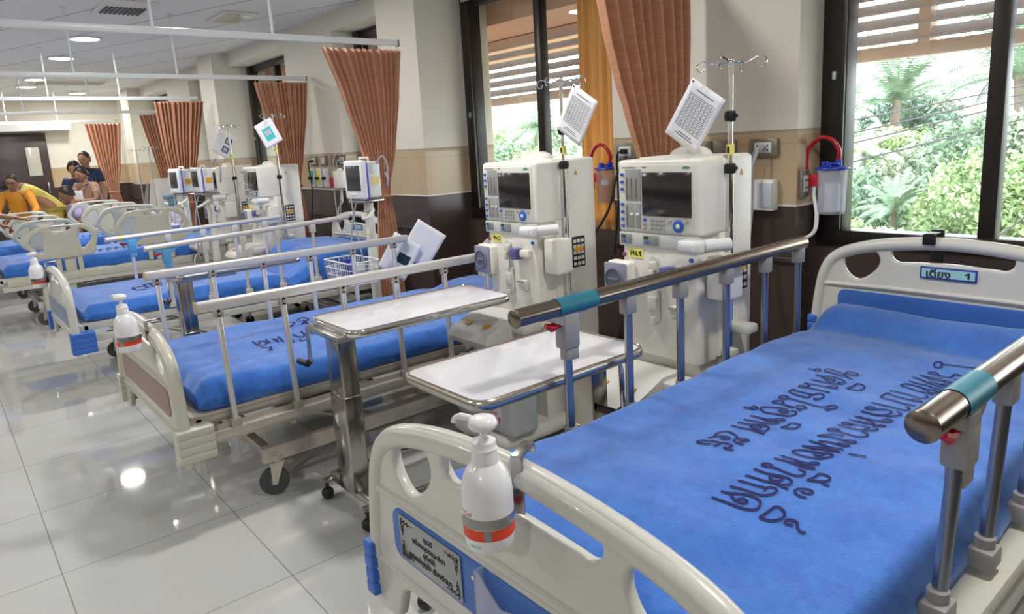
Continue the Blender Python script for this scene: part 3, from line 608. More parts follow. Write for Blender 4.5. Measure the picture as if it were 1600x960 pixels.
def under_frame(root, cx, y0, y1, z, m, style):
    """mattress base, long beams, lifting links and lower chassis (bed coordinates)"""
    f = MB()
    for s in (-1, 1):
        f.box(cx+s*.44-.02, cx+s*.44+.02, y0+.05, y1-.05, z-.045, z, .004)
        f.box(cx+s*.475-.014, cx+s*.475+.014, y0+.06, y1-.06, z-.12, z-.075, .004)
    for y in [y0+.12+i*(y1-y0-.24)/6 for i in range(7)]: f.box(cx-.44, cx+.44, y-.02, y+.02, z-.03, z-.01, .003)
    f.box(cx-.46, cx+.46, y0+.03, y0+.08, z-.06, z-.01, .006)
    for y in (y0+.25, y0+.85, y1-.6): f.box(cx-.47, cx+.47, y-.015, y+.015, z-.115, z-.085, .003)
    if style == 'steel': f.box(cx-.465, cx+.465, y0+.035, y1-.04, z-.012, z+.002, .005)
    f.go('mattress_frame', m, root)
    b = MB()
    for s in (-1, 1): b.box(cx+s*.40-.018, cx+s*.40+.018, y0+.30, y1-.30, .155, .22, .004)
    for y in (y0+.34, y1-.34): b.box(cx-.42, cx+.42, y-.02, y+.02, .165, .205, .004)
    b.go('lower_chassis', m, root)
    l = MB()
    for s in (-1, 1):
        for a, b_ in ((y0+.42, y0+.80), (y1-.80, y1-.42)):
            l.bar((cx+s*.36, a, z-.10), (cx+s*.36, b_, .20), .035, .012); l.bar((cx+s*.33, a+.05, z-.10), (cx+s*.33, b_+.05, .20), .030, .012)
            l.cyl((cx+s*.36, a, z-.12), (cx+s*.49, a, z-.12), .012)
    l.tube([(cx, y0+.08, z-.10), (cx, y1-.9, z-.14)], .014, 10)
    l.go('lifting_links', m, root)
    for s in (-1, 1):
        for y, a in ((y0+.36, -1.9), (y1-.36, 1.2)): caster(root, cx+s*.40, y, a, m=m if style == 'steel' else STEEL)
def covered_mattress(x, y0, y1, zb, zt, w, label, amp=.006, head=.0, hy=None, seed=0, res=1, crumple=0, tuck=.0):
    """mattress in a loose towelling cover; returns the object and its top height function (world)"""
    L = y1-y0; R = .045
    def wr(X, Y, k=1):
        p = Vector((X*2.2+seed, Y*1.6, seed)); q = Vector((X*6+Y*3+seed, Y*7-X*2, seed+3))
        return k*(amp*1.8*noise.noise(p)+amp*.6*noise.noise(q)+amp*.35*abs(noise.noise(Vector((X*14+Y*5, Y*4, seed+9)))))
    def hz(X, Y):
        z = zt+wr(X, Y)
        if head and hy is not None:
            t = max(0, min(1, (Y-hy)/.22)); t = t*t*(3-2*t); z += head*t*(1+.25*noise.noise(Vector((X*3, Y*3, seed))))
            z -= head*.35*math.exp(-((Y-hy+.02+.06*math.sin(X*4+seed))/.06)**2)
        if crumple: z += crumple*(abs(noise.noise(Vector((X*5+Y*2, Y*2.2, seed+5)))) )*max(0, 1-(Y-y0)/.7)
        return z
    nu, nv = int(70*res), int(64*res)
    # cross-section parameter v: tuck -> side -> top -> side -> tuck
    side = (zt-zb)
    def sec(v):
        tot = 2*side+w+2*.05; d = v*tot
        if d < .05: return (-w/2+.05-d+.0, 0, 'u')
        d -= .05
        if d < side: return (-w/2, d/side, 's')
        d -= side
        if d < w: return (-w/2+d, 1, 't')
        d -= w
        if d < side: return (w/2, 1-d/side, 's')
        d -= side; return (w/2-d, 0, 'u')
    mb = MB()
    def fn(u, v):
        X, h, k = sec(v); Y = y0+L*u
        end = min(u*L, (1-u)*L); er = max(0, 1-end/R) if end < R else 0
        top = hz(x+X, Y)-(R*(1-math.sqrt(max(0, 1-er*er))))*1.0
        ex = max(0, 1-(w/2-abs(X))/R) if (w/2-abs(X)) < R else 0
        if k == 't':
            z = top-R*(1-math.sqrt(max(0, 1-min(1, ex)**2)))*.95; XX = X
        else:
            z = zb+(top-R*.95-zb)*h; bul = .012*math.sin(PI*h)+.010*noise.noise(Vector((Y*7+seed, h*2, X*3)))*1.2
            XX = X+(bul+.004)*(1 if X > 0 else -1) if k == 's' else X
            z += .010*noise.noise(Vector((Y*4, X, seed+2)))*(1-h)
        sc2 = 1-.05*er*er
        return Vector((x+XX*sc2, Y, z))
    mb.grid(fn, nu, nv)
    n = len(mb.v); row = nv+1
    # end caps (foot, head): stitched fans dropped to the bottom
    for i, yy in ((0, y0-.004), (nu, y1+.004)):
        base = [mb.v[i*row+j] for j in range(row)]
        cV = [Vector((p.x, yy, p.z)) for p in base]; c0 = len(mb.v); mb.v += cV
        for j in range(row-1): mb.f.append((i*row+j, i*row+j+1, c0+j+1, c0+j))
        cc = len(mb.v); mb.v.append(Vector((x, yy, (zb+zt)/2)))
        for j in range(row-1): mb.f.append((c0+j, c0+j+1, cc))
        mb.f.append((c0+row-1, c0, cc))
    o = mb.go('covered_mattress', TOWEL, angle=180); props(o, label, 'mattress')
    return o, hz
def stroke_text(strokes, hz, wd, parent, name='embroidered_writing'):
    mb = MB()
    for S in strokes:
        P_ = catmull(S, 3, False); pts = [Vector((p.x, p.y, 0)) for p in P_]; V = []
        for i, p in enumerate(pts):
            a = pts[max(i-1, 0)]; b = pts[min(i+1, len(pts)-1)]; t = (b-a); t = t.normalized() if t.length > 1e-6 else Vector((1, 0, 0))
            nn = Vector((-t.y, t.x, 0)); 
            h = wd*(.75+.5*abs(t.y*.3+t.x*.8))
            for s in (-1, 0, 1):
                q = p+nn*h*s; V.append((q.x, q.y, hz(q.x, q.y)+(.0042 if s == 0 else .0036)))
        F = []
        for i in range(len(pts)-1):
            for k in (0, 1): F.append((i*3+k, i*3+k+1, (i+1)*3+k+1, (i+1)*3+k))
        mb.add(V, F)
    return mb.go(name, NAVY, parent)
def crank(root, x, y, z, yo=0):
    c = MB().tube([(x, y, z), (x, y-.10, z), (x+.0, y-.115, z-.01), (x, y-.12, z-.06)], .007, 8); o = c.go('crank_handle', CHROME, root)
    MB().cyl((x, y-.12, z-.05), (x, y-.12, z-.13), .013).go('grip', BLACK, o)

# --- bed 1: nearest, dark bronze rails
B1 = thing('hospital_bed', 'nearest hospital bed with dark bronze side rails, blue-panelled boards and a silver name plate', 'hospital bed', (-.84, .66, 0))
cx = 0
board(B1, 'footboard', 0, 0, .012, PLASTIC, INLAY, BUMP, plate=['ญาติ', 'พร้อมบุตรและธิดา', 'อุทิศให้', 'คุณแม่บุญใจ เรืองรัตนา'], holder=True)
board(B1, 'headboard', 2.16, .07, -.085, PLASTIC, INLAY, BUMP, sign=('เตียง', '1'))
side_rail(B1, -.475, [.595, .842, 1.086, 1.335, 1.572, 1.80], .985, .60, 0, BRONZE, mat('rail_post_steel', (.30, .32, .38), .22, metal=.9, var=.03), BRK, r=.0245, y0=.42, y1=1.83, sticker=(.555, .70), s=-1, rise=.004)
side_rail(B1, .475, [.545, .765, .985, 1.22, 1.46, 1.70], .985, .625, .05, BRONZE, MATS['rail_post_steel'], BRK, r=.0245, y0=.39, y1=1.80, sticker=(.50, .62), rise=.0)
MB().box(.44, .515, .10, 2.05, .565, .60, .008).go('rail_beam', CREAM, B1); MB().box(-.515, -.44, .10, 2.05, .545, .58, .008).go('rail_beam', CREAM, B1)
under_frame(B1, 0, 0, 2.16, .56, MATS.get('x') or mat('frame_paint', (.60, .60, .56), .35, var=.03), 'paint')
M1, hz1 = covered_mattress(-.835, .76, 2.70, .585, .685, .88, 'blue towelling-covered mattress on the nearest bed, with two full lines of navy writing', amp=.012, head=.045, hy=2.43, seed=2.2, res=2.0)
stroke_text(TEXT1, hz1, .0031, M1)

# --- bed 2: aluminium rails, steel frame
B2 = thing('hospital_bed', 'second hospital bed with flat aluminium rails, steel frame and taupe-panelled cream footboard', 'hospital bed', (-3.215, .60, 0))
board(B2, 'footboard', 0, -.125, 0, CREAM, BROWNIN, CREAM, bigbump=True)
board(B2, 'headboard', 2.17, -.05, 0, CREAM, BROWNIN, CREAM)
side_rail(B2, .50, [.177, .43, .69, .945, 1.21, 1.46], .878, .40, -.012, ALUD, ALUD, mat('socket_beige', (.50, .46, .40), .35, metal=.5, var=.04), flat=True, y0=.10, y1=1.50, latch=False, endm=mat('end_beige', (.50, .44, .30), .5, var=0), s=-1)
side_rail(B2, -.455, [.19, .45, .71, .97, 1.23, 1.50], .882, .40, -.012, ALUD, ALUD, MATS['socket_beige'], flat=True, y0=.14, y1=1.60, latch=False, endm=MATS['end_beige'], s=-1)
under_frame(B2, 0, 0, 2.17, .455, mat('satin_steel', (.56, .52, .465), .30, metal=.45, var=.06, scale=20), 'steel')
MB().box(.485, .515, .10, 1.65, .355, .39, .004).box(.488, .492, .12, 1.6, .389, .41).go('rail_beam', MATS['satin_steel'], B2); MB().box(-.515, -.485, .10, 1.65, .355, .39, .004).go('rail_beam', MATS['satin_steel'], B2)
M2, hz2 = covered_mattress(-3.215, .68, 2.70, .455, .56, .90, 'blue covered mattress on the second bed, crumpled at its foot corner', amp=.010, seed=5.7, res=1.3, crumple=.03, head=.03, hy=2.3)
stroke_text(TEXT2, hz2, .0042, M2)

# --- bed 3
B3 = thing('hospital_bed', 'third hospital bed with round white rails on light blue latches and a blue bumper', 'hospital bed', (-5.42, .57, 0))
board(B3, 'footboard', 0, -.14, 0, PLASTIC, mat('slate_inlay', (.20, .27, .40), .4, var=.03), BUMP, bigbump=True)
board(B3, 'headboard', 2.23, -.01, -.03, PLASTIC, INLAY, BUMP, sign=('เตียง', '3'))
side_rail(B3, .46, [.58, .83, 1.08, 1.33, 1.60], .872, .48, 0, ALUD, ALUD, BRKB, r=.018, y0=.46, y1=1.90, s=-1, rise=.035)
side_rail(B3, -.45, [.56, .82, 1.08, 1.33, 1.58], .872, .48, 0, ALUD, ALUD, BRKB, r=.018, y0=.40, y1=1.72, s=-1, rise=.02, sticker=(.48, .50))
under_frame(B3, 0, 0, 2.23, .46, MATS['frame_paint'], 'paint')
M3, hz3 = covered_mattress(-5.42, .64, 2.72, .46, .565, .90, 'blue covered mattress on the third bed, humped over a pillow', amp=.008, seed=9.1, res=1, head=.12, hy=2.05)
stroke_text([[(-5.30, 1.00), (-5.42, 1.01), (-5.38, 1.06)], [(-5.30, 1.08), (-5.46, 1.09), (-5.44, 1.13)], [(-5.30, 1.12), (-5.5, 1.13), (-5.46, 1.16)], [(-5.31, 1.17), (-5.51, 1.20)], [(-5.29, 1.25), (-5.5, 1.26), (-5.46, 1.30)], [(-5.3, 1.33), (-5.5, 1.35)], [(-5.32, 1.41), (-5.5, 1.42), (-5.44, 1.46)], [(-5.27, 1.0), (-5.25, 1.06)]], hz3, .008, M3)

# --- far beds with moulded split rails
def split_rail(parent, x, y0, y1, z0, z1, m):
    w_ = y1-y0; h = z1-z0
    out = [(y0+.22*w_, z0), (y1-.12*w_, z0), (y1-.02*w_, z0+.30*h), (y1, z0+.62*h), (y1-.10*w_, z0+.90*h), (y1-.22*w_, z1), (y0+.25*w_, z1), (y0+.08*w_, z0+.80*h), (y0, z0+.50*h), (y0+.08*w_, z0+.25*h)]
    hA = [(y0+.07*w_, z0+.50*h), (y0+.14*w_, z0+.30*h), (y0+.22*w_, z0+.18*h), (y0+.25*w_, z0+.40*h), (y0+.27*w_, z0+.60*h), (y0+.24*w_, z0+.82*h), (y0+.13*w_, z0+.72*h)]
    hB = [(y1-(p-y0), q+.05*h) for p, q in hA]
    hC = [(y0+.42*w_, z0+.84*h), (y0+.60*w_, z0+.84*h), (y0+.64*w_, z0+.93*h), (y0+.38*w_, z0+.93*h)]
    f = lambda L: [(p.x, p.y) for p in catmull(L, 4)]
    o = curve_plate('split_rail', [f(out), f(hA), f(hB), f(hC)], .035, .012, m, parent, x, 'yz')
    a = MB()
    for y in (y0+.42*w_, y0+.72*w_): a.box(x-.03, x+.0, y-.02, y+.02, z0-.16, z0+.03, .006)
    a.box(x-.035, x-.01, y0+.5*w_, y0+.66*w_, z0-.17, z0+.01, .01); a.go('rail_arm', m, o); return o
def far_bed(x, label, zt=.60, **k):
    b = thing('hospital_bed', label, 'hospital bed', (x, .33, 0), 0, None)
    board(b, 'footboard', .0, -.10, 0, CREAM, mat('wood_tan_inlay', (.35, .22, .15), .45, var=.1), CREAM, bumpers=False)
    board(b, 'headboard', 2.17, -.02, 0, CREAM, MATS['wood_tan_inlay'], CREAM, bumpers=False)
    for s in (1, -1):
        split_rail(b, s*.49, .27, .84, .61, .90, CREAM); split_rail(b, s*.49, 1.0, 1.66, .64, .97, CREAM)
    under_frame(b, 0, 0, 2.17, .48, MATS['frame_paint'], 'paint')
    ct = MB().box(.45, .50, .1, 2.0, .40, .47, .01).box(.42, .47, .35, .62, .12, .38, .01); ct.go('side_cover', CREAM, b)
    m_, h_ = covered_mattress(x, .42, 2.44, .47, zt, .90, k['ml'], amp=.008, seed=x, res=.7, head=.04, hy=2.2)
    stroke_text([[(x+.30, 1.0+i*.07), (x+.12, 1.02+i*.07), (x+.18, 1.045+i*.07)] for i in range(9)], h_, .007, m_)
far_bed(-8.0, 'fourth bed with moulded cream split side rails, in front of the kneeling man in lavender', ml='blue mattress on the bed with the nearest cream split rails')
far_bed(-9.85, 'fifth bed, its cream split rails seen just behind those of the fourth', ml='blue mattress on the bed behind the fourth one')
# ---------------------------------------------------------------- overbed tables
def overbed(x0, x1, y0, y1, z, label, post, base, foot_y, lever, trim_m):
    cx, cy = (x0+x1)/2, (y0+y1)/2
    t = thing('overbed_table', label, 'table', (cx, cy, 0), 0)
    L = rrect(x0-cx, x1-cx, y0-cy, y1-cy, .055, 7)
    curve_plate('table_top', [L], .016, .002, TABLE, t, z-.008, 'xy')
    tr = MB().tube([(p[0], p[1], z-.012) for p in rrect(x0-cx+.002, x1-cx-.002, y0-cy+.002, y1-cy-.002, .055, 7)], .0065, 8, closed=True, flat=2.3)
    tr.go('edge_trim', trim_m, t)
    MB().tube([(p[0], p[1], z+.0005) for p in rrect(x0-cx+.008, x1-cx-.008, y0-cy+.008, y1-cy-.008, .048, 7)], .0022, 5, closed=True).go('inner_line', mat('trim_brown', (.22, .14, .10), .4, var=0), t)
    py = post-cy
    MB().box(-.13, .13, py-.07, py+.25*(1 if post < cy else -1), z-.045, z-.022, .004).go('top_bracket', STEEL, t)
    MB().box(-.060, .060, py-.036, py+.036, .10, z-.04, .008, 3).box(-.0625, .0625, py-.038, py+.038, .10, .50, .008, 3).go('column', mat('mirror_steel', (.42, .40, .37), .16, metal=1, var=0), t)
    b = MB().box(-.19, .19, py-.025, py+.025, .075, .11, .008)
    for s in (-1, 1):
        b.tube([(s*.17, py-.06, .088), (s*.185, py+.1*foot_y, .088), (s*.19, py+.58*foot_y, .070)], .017, 8, flat=.8)
    bo = b.go('base', STEEL, t)
    for s in (-1, 1):
        for yy in (py-.045, py+.57*foot_y):
            MB().cyl((s*.175, yy, .05), (s*.175, yy, .09), .008).ball((s*.175, yy, .027), .0265, 14, 10).go('caster', mat('caster_black_chrome', (.05, .05, .055), .12, metal=.6, var=0), t)
    if lever:
        lx, ly = lever[0]-cx, lever[1]-cy
        lo = MB().tube([(0, ly, z-.04), (lx*.9, ly, z-.035), (lx, ly-.005, z-.05), (lx+.01, ly-.01, z-.19)], .0085, 8).go('height_lever', CHROME, t)
        MB().tube([(lx+.01, ly-.01, z-.185), (lx-.01, ly-.015, z-.205), (lx-.085, ly-.02, z-.205)], .013, 10).go('lever_grip', BLACK, lo)
    return t
overbed(-1.745, -1.355, .98, 1.64, .775, 'white overbed table with rounded corners beside the nearest bed', 1.56, 0, -1, (-1.395, 1.56), STEEL)
overbed(-2.625, -2.255, 1.09, 1.86, .78, 'white overbed table standing beside the second bed on a steel column', 1.13, 0, 1, (-2.66, 1.10), CHROME)
overbed(-4.22, -3.88, .92, 1.62, .83, 'pale overbed table seen between the rails of the second and third beds', 1.00, 0, 1, (-4.27, .98), STEEL)

# ---------------------------------------------------------------- dialysis machines
def machine(X, Y, label, tag_, detail=True, tz=0, simple_side=False, depth=.31):
    t = thing('dialysis_machine', label, 'dialysis machine', (X, Y, 0))
    W = .366; D = depth
    b = MB().box(0, W, .135, D, .13, 1.335, .016, 3)
    b.prism([(.0, .62), (W, .62), (W, 1.32), (W-.01, 1.335), (.22, 1.345), (.02, 1.335), (0, 1.32)], .10, .14)
    b.box(.012, W-.012, .0, .14, .60, 1.07, .010, 3)
    b.box(.02, W-.03, .03, .16, .13, .62, .012)
    body = b.go('cabinet', MSIDE, t)
    hd = MB().box(-.004, W+.004, -.004, .17, 1.065, 1.330, .014, 3).go('display_head', MWHITE, t)
    MB().box(.006, W-.022, -.0075, .0, 1.075, 1.312, .006).go('control_panel', mat('panel_cream', (.66, .66, .61), .4, var=.01), hd)
    MB().box(.116, .330, -.011, -.004, 1.130, 1.286, .002).go('screen', SCREEN, hd)
    k = MB().box(.037, .110, -.0095, -.005, 1.183, 1.298, .002).box(.037, .078, -.0095, -.005, 1.082, 1.175, .002).box(.083, .108, -.0095, -.005, 1.082, 1.175, .002).go('slider_strip', DGREY, hd)
    s_ = MB(); s2 = MB()
    for i in range(3): s_.box(.044+i*.022, .0465+i*.022, -.0115, -.009, 1.19, 1.265)
    s_.box(.042, .0445, -.0115, -.009, 1.088, 1.165); s_.go('slider_slot', mat('slot_olive', (.20, .15, .05), .5, var=0), k)
    s2.box(.060, .074, -.013, -.009, 1.128, 1.138, .002).box(.088, .102, -.013, -.009, 1.128, 1.138, .002); s2.go('slider_knob', MWHITE, k)
    q = MB()
    for z in (1.278, 1.251, 1.225, 1.168, 1.141, 1.114, 1.088): MB().box(.014, .029, -.012, -.006, z-.0055, z+.0055, .002).go('blue_button', BLUEB, hd)
    MB().box(.118, .134, -.0115, -.006, 1.110, 1.121, .001).go('blue_button', BLUEB, hd)
    q = MB()
    for i in range(4):
        for j in range(3): q.box(.152+i*.0175, .164+i*.0175, -.0115, -.006, 1.111-j*.0155, 1.120-j*.0155, .001)
    for (x, z) in ((.126, 1.099), (.126, 1.085), (.240, 1.114), (.312, 1.115)): q.box(x-.007, x+.007, -.0115, -.006, z-.0045, z+.0045, .001)
    q.go('keypad', DGREY, hd)
    Mx = lambda x, y, z: Matrix.Translation((x, y, z)) @ Matrix.Rotation(PI/2, 4, 'X')
    dp = MB().lathe([(.0225, 0), (.0225, .006), (.020, .0075), (.009, .0075)], (0, 0, 0), 24, Mx(.276, -.006, 1.099)).go('navigation_ring', BLUEB, hd)
    MB().lathe([(.0085, .007), (.0085, .009), (.006, .0095)], (0, 0, 0), 14, Mx(.276, -.006, 1.099)).lathe([(.0035, .009), (.0035, .0105)], (0, 0, 0), 8, Mx(.276, -.006, 1.099)).go('ring_centre', MWHITE, dp)
    # brand strip
    text('Fresenius Medical Care', .0068, front(.055, -.0082, 1.304), GINK, hd); text('4008 S', .0068, front(.126, -.0082, 1.304), GINK, hd)
    lg_ = MB().prism([(.302, 1.301), (.308, 1.310), (.314, 1.301), (.308, 1.3035)], -.0085, -.0078).tube([(.292, -.0082, 1.300), (.297, -.0082, 1.304), (.303, -.0082, 1.3045)], .0012, 5).tube([(.313, -.0082, 1.3045), (.319, -.0082, 1.304), (.324, -.0082, 1.300)], .0012, 5).tube([(.296, -.0082, 1.2985), (.308, -.0082, 1.3005), (.320, -.0082, 1.2985)], .001, 5); lg_.go('maker_logo', mat('logo_green', (.03, .25, .20), .5, var=0), hd)
    bd = MB().box(-.002, W-.008, -.006, .02, 1.012, 1.066, .006).go('lower_band', mat('band_grey', (.56, .58, .57), .4, var=.02), t)
    for (a, b2) in ((.008, .060), (.115, .187)):
        f = MB().box(a, b2, -.0105, -.004, 1.022, 1.059, .005).go('pressure_display', mat('disp_grey', (.27, .28, .29), .4, var=0), bd)
        MB().box(a+.008, a+.026, -.0125, -.010, 1.045, 1.055).go('green_display', mat('disp_green', (.01, .09, .03), .3, var=0), f)
        MB().box(a+.014, a+.028, -.0135, -.010, 1.029, 1.038, .001).go('display_button', mat('disp_button_blue', (.04, .12, .62), .4, var=0), f)
        MB().box(b2-.018, b2-.010, -.0125, -.010, 1.045, 1.05).box(b2-.018, b2-.010, -.0125, -.010, 1.030, 1.035).go('small_keys', GINK, f)
    if tag_:
        tg = MB().box(.040, .108, -.0022, .001, .970, 1.004).go('name_tag', YEL, t); text(tag_[:3], .026, front(.068, -.0028, .986), INK, tg, bold=.0006); (one(.097, -.0028, .978, .018, tg) if tag_[3:] == '1' else text(tag_[3:], .026, front(.095, -.0028, .986), INK, tg, bold=.0006))
    # half-round disc on top
    MB().prism([(p[0], p[1]) for p in [(.215+.075*math.cos(a), 1.333+.036*math.sin(a)) for a in [PI*i/16 for i in range(17)]]], .12, .175).go('top_dome', MWHITE, t)
    # pump, ports
    p = MB().box(-.045, .070, -.035, .02, .815, .955, .014, 3).go('pump_housing', MWHITE, t)
    MB().box(-.047, .058, -.048, -.034, .822, .950, .008).go('pump_cover', mat('lilac_cover', (.27, .28, .42), .2, var=.02, coat=.5), p)
    MB().lathe([(.045, 0), (.045, .006), (.040, .008), (.040, .002), (.006, .002)], (0, 0, 0), 28, Mx(.006, -.048, .888)).box(-.020, .032, -.056, -.050, .884, .892, .002).go('pump_rotor', mat('rotor_grey', (.16, .17, .24), .3, var=0), p)
    pc = MB()
    pc.box(.145, .178, -.022, .0, .930, .965, .006).lathe([(.018, 0), (.018, .012)], (0, 0, 0), 16, Mx(.162, .003, .966)).box(.150, .172, -.030, -.018, .895, .935, .004)
    pc.box(.136, .188, -.014, .0, .74, .862, .014).box(.142, .182, -.022, -.010, .78, .835, .006).cyl((.162, -.016, .755), (.162, -.016, .735), .010)
    pc.box(.246, .290, -.030, .0, .765, .815, .010).cyl((.268, -.035, .792), (.268, .0, .792), .018)
    pc.go('line_clamps', PLASTIC, t)
    MB().cyl((.176, -.016, .93), (.176, -.016, .865), .004).box(.252, .285, -.045, -.030, .806, .812, .002).go('metal_pins', STEEL, t)
    bl = MB().box(.215, .262, -.050, .0, .905, .955, .010).go('bubble_detector', mat('indigo_block', (.10, .10, .30), .3, var=0), t)
    MB().box(.255, .320, -.030, .0, .915, .950, .010).go('detector_arm', MWHITE, bl)
    for (x, z, c) in ((.021, .980, RED), (.324, .982, BLUEB)): MB().lathe([(.008, 0), (.008, .007), (.005, .009)], (0, 0, 0), 12, Mx(x, -.0, z)).go('luer_port', c if x > .1 else mat('port_wine', (.22, .05, .10), .4, var=0), t)
    # arm clamp at the right
    a = MB().box(.315, .415, -.075, -.020, 1.018, 1.062, .012, 3).cyl((.405, -.045, 1.044), (.455, .03, 1.046), .022, n=20).box(.335, .390, -.083, -.070, 1.026, 1.052, .004).go('pole_clamp_arm', mat('arm_white', (.72, .73, .75), .3, var=.01), t)
    # side holder with key label
    sb = MB().box(W+.0, W+.085, .02, .12, .845, 1.000, .012, 3).go('side_box', MWHITE, t)
    lab = MB().box(W+.0005, W+.003, .195, .275, .845, .985).go('warning_label', BLACK, t)
    dots = MB()
    for i in range(3):
        for j in range(5): dots.box(W+.0025, W+.004, .202+i*.024, .220+i*.024, .853+j*.026, .868+j*.026, .001)
    dots.go('label_marks', MWHITE, lab); MB().box(W+.003, W+.0045, .205, .265, .915, .938).go('label_band', ORG, lab)
    tr = MB().prism([(.225, 1.262), (.243, 1.262), (.234, 1.282)], W, W+.002, 'x').go('warning_triangle', mat('triangle_ochre', (.50, .28, .02), .5, var=0), t)
    # concentrate coupler at front bottom
    c = MB().prism([(-.255, .565), (-.235, .60), (-.09, .655), (.02, .655), (.02, .50), (-.14, .50), (-.235, .535)], -.01, .265, 'x').prism([(-.20, .53), (.02, .53), (.02, .42), (-.10, .42), (-.17, .46)], .02, .24, 'x').box(-.01, .345, -.10, .02, .585, .642, .012)
    for v_ in c.v: v_.z += tz
    co = c.go('coupler_tray', mat('coupler_grey', (.58, .57, .53), .4, var=.02), t)
    for x in (.05, .18):
        st = MB().quad((x, -.203, .6165), (x+.035, -.203, .6165), (x+.035, -.175, .6275), (x, -.175, .6275))
        for v_ in st.v: v_.z += tz
        st.go('warning_sticker', ORG, co)
    MB().tube(catmull([(.11, -.205, .51), (.09, -.23, .49), (.06, -.24, .43), (.05, -.22, .30), (.07, -.16, .22)], 6, False), .006, 8).go('blue_hose', mat('hose_blue', (.01, .06, .22), .4, var=0), t)
    MB().tube(catmull([(.15, -.205, .51), (.13, -.24, .48), (.11, -.25, .40), (.11, -.22, .30), (.13, -.15, .22)], 6, False), .007, 8).go('white_hose', WHITEP, t)
    MB().box(.15, .185, -.208, -.19, .475, .50, .003).go('red_clip', RED, t)
    # base
    bs = MB().box(-.01, W+.02, -.27, D+.04, .10, .165, .03, 3)
    for sx in (.03, W-.03):
        for sy in (-.22, D-.02): bs.cyl((sx, sy, .045), (sx, sy, .11), .014)
    bo = bs.go('wheeled_base', PLASTIC, t)
    for sx in (.03, W-.03):
        for sy in (-.22, D-.02): MB().cyl((sx-.013, sy, .036), (sx+.013, sy, .036), .036, n=20).go('castor', BLACK, bo)
    # cuff clips on the pole side
    MB().box(W+.0, W+.05, .11, .15, .62, .65, .006).go('side_clip', PLASTIC, t); MB().box(W+.0, W+.085, .15, .22, .70, .735, .010).go('line_holder', PLASTIC, t)
    return t
MA = machine(-1.78, 2.0, 'white dialysis machine with yellow FN.1 tag, nearest the camera', 'FN.1', tz=-.09)
MBb = machine(-2.61, 2.0, 'white dialysis machine with yellow FN.2 tag at the head of the steel-legged table', 'FN.2', depth=.36)
machine(-6.36, 2.2, 'white dialysis machine behind the third bed, below the card with teal print', ' ', depth=.36)
machine(-7.45, 2.2, 'white dialysis machine beside the twin patient monitors, below the card with two grey pictures', ' ', depth=.36)
# low white unit at the far beds
def pole(X, Y, z0, z1, label, sticker=True, collars=(), group=None, ang=0, r=.0085, hooks=True, col=None):
    t = thing('iv_pole', label, 'pole', (X, Y, 0), ang, group)
    MB().cyl((0, 0, z0), (0, 0, z1-.33), r*1.35).cyl((0, 0, z1-.34), (0, 0, z1), r).ball((0, 0, z1), r*1.3, 10, 6).go('pole_tube', col or CHROME, t)
    for z in collars: MB().lathe([(r, z-.020), (r*2.3, z-.016), (r*2.6, z), (r*2.3, z+.014), (r, z+.018)], n=14).box(-.004, r*3.2, -.006, .006, z-.006, z+.006, .002).go('pole_collar', BLACK, t)
    if sticker:
        s = MB().lathe([(r*1.5, z1-.31), (r*1.5, z1-.275)], n=14).go('pole_sticker', YEL if sticker is True else sticker, t)
        MB().box(-.004, .004, -r*1.7, -r*1.3, z1-.303, z1-.282).go('sticker_mark', INK, s)
    if hooks:
        hk = MB()
        for a in (0, 1, 2, 3):
            an = a*PI/2+.35; dx, dy = math.cos(an), math.sin(an)
            pts = [(0, 0, -.004), (.045, 0, -.008), (.085, 0, .004), (.105, 0, .004), (.118, 0, -.008), (.112, 0, -.026), (.095, 0, -.026), (.088, 0, -.014)]
            hk.tube([(p[0]*dx-.012*math.sin(p[0]*40)*dy, p[0]*dy+.012*math.sin(p[0]*40)*dx, z1+p[2]) for p in catmull(pts, 4, False)], .0024, 6)
        hk.go('hooks', CHROME, t)
    return t
pole(-1.395, 2.137, .60, 1.645, 'chrome drip pole with loop hooks on the machine marked FN.1', collars=(1.29, 1.465))
pole(-2.215, 2.137, .55, 1.665, 'chrome drip pole on the machine marked FN.2, in front of the louvred window', collars=(1.31, 1.455))
pole(-5.90, 2.34, .60, 1.75, 'drip pole of the machine behind the third bed, holding the teal-printed card', collars=(1.235,), r=.009)
pole(-7.03, 2.34, .60, 1.72, 'drip pole holding the card with two grey pictures', collars=(1.22,), r=.009)
pole(-10.75, 2.31, .0, 1.59, 'thin bare drip pole at the far beds, left of the pair', sticker=False, r=.006, col=GINK)
pole(-10.75, 2.47, .0, 1.62, 'thin bare drip pole at the far beds, right of the pair', sticker=False, r=.006, col=GINK)

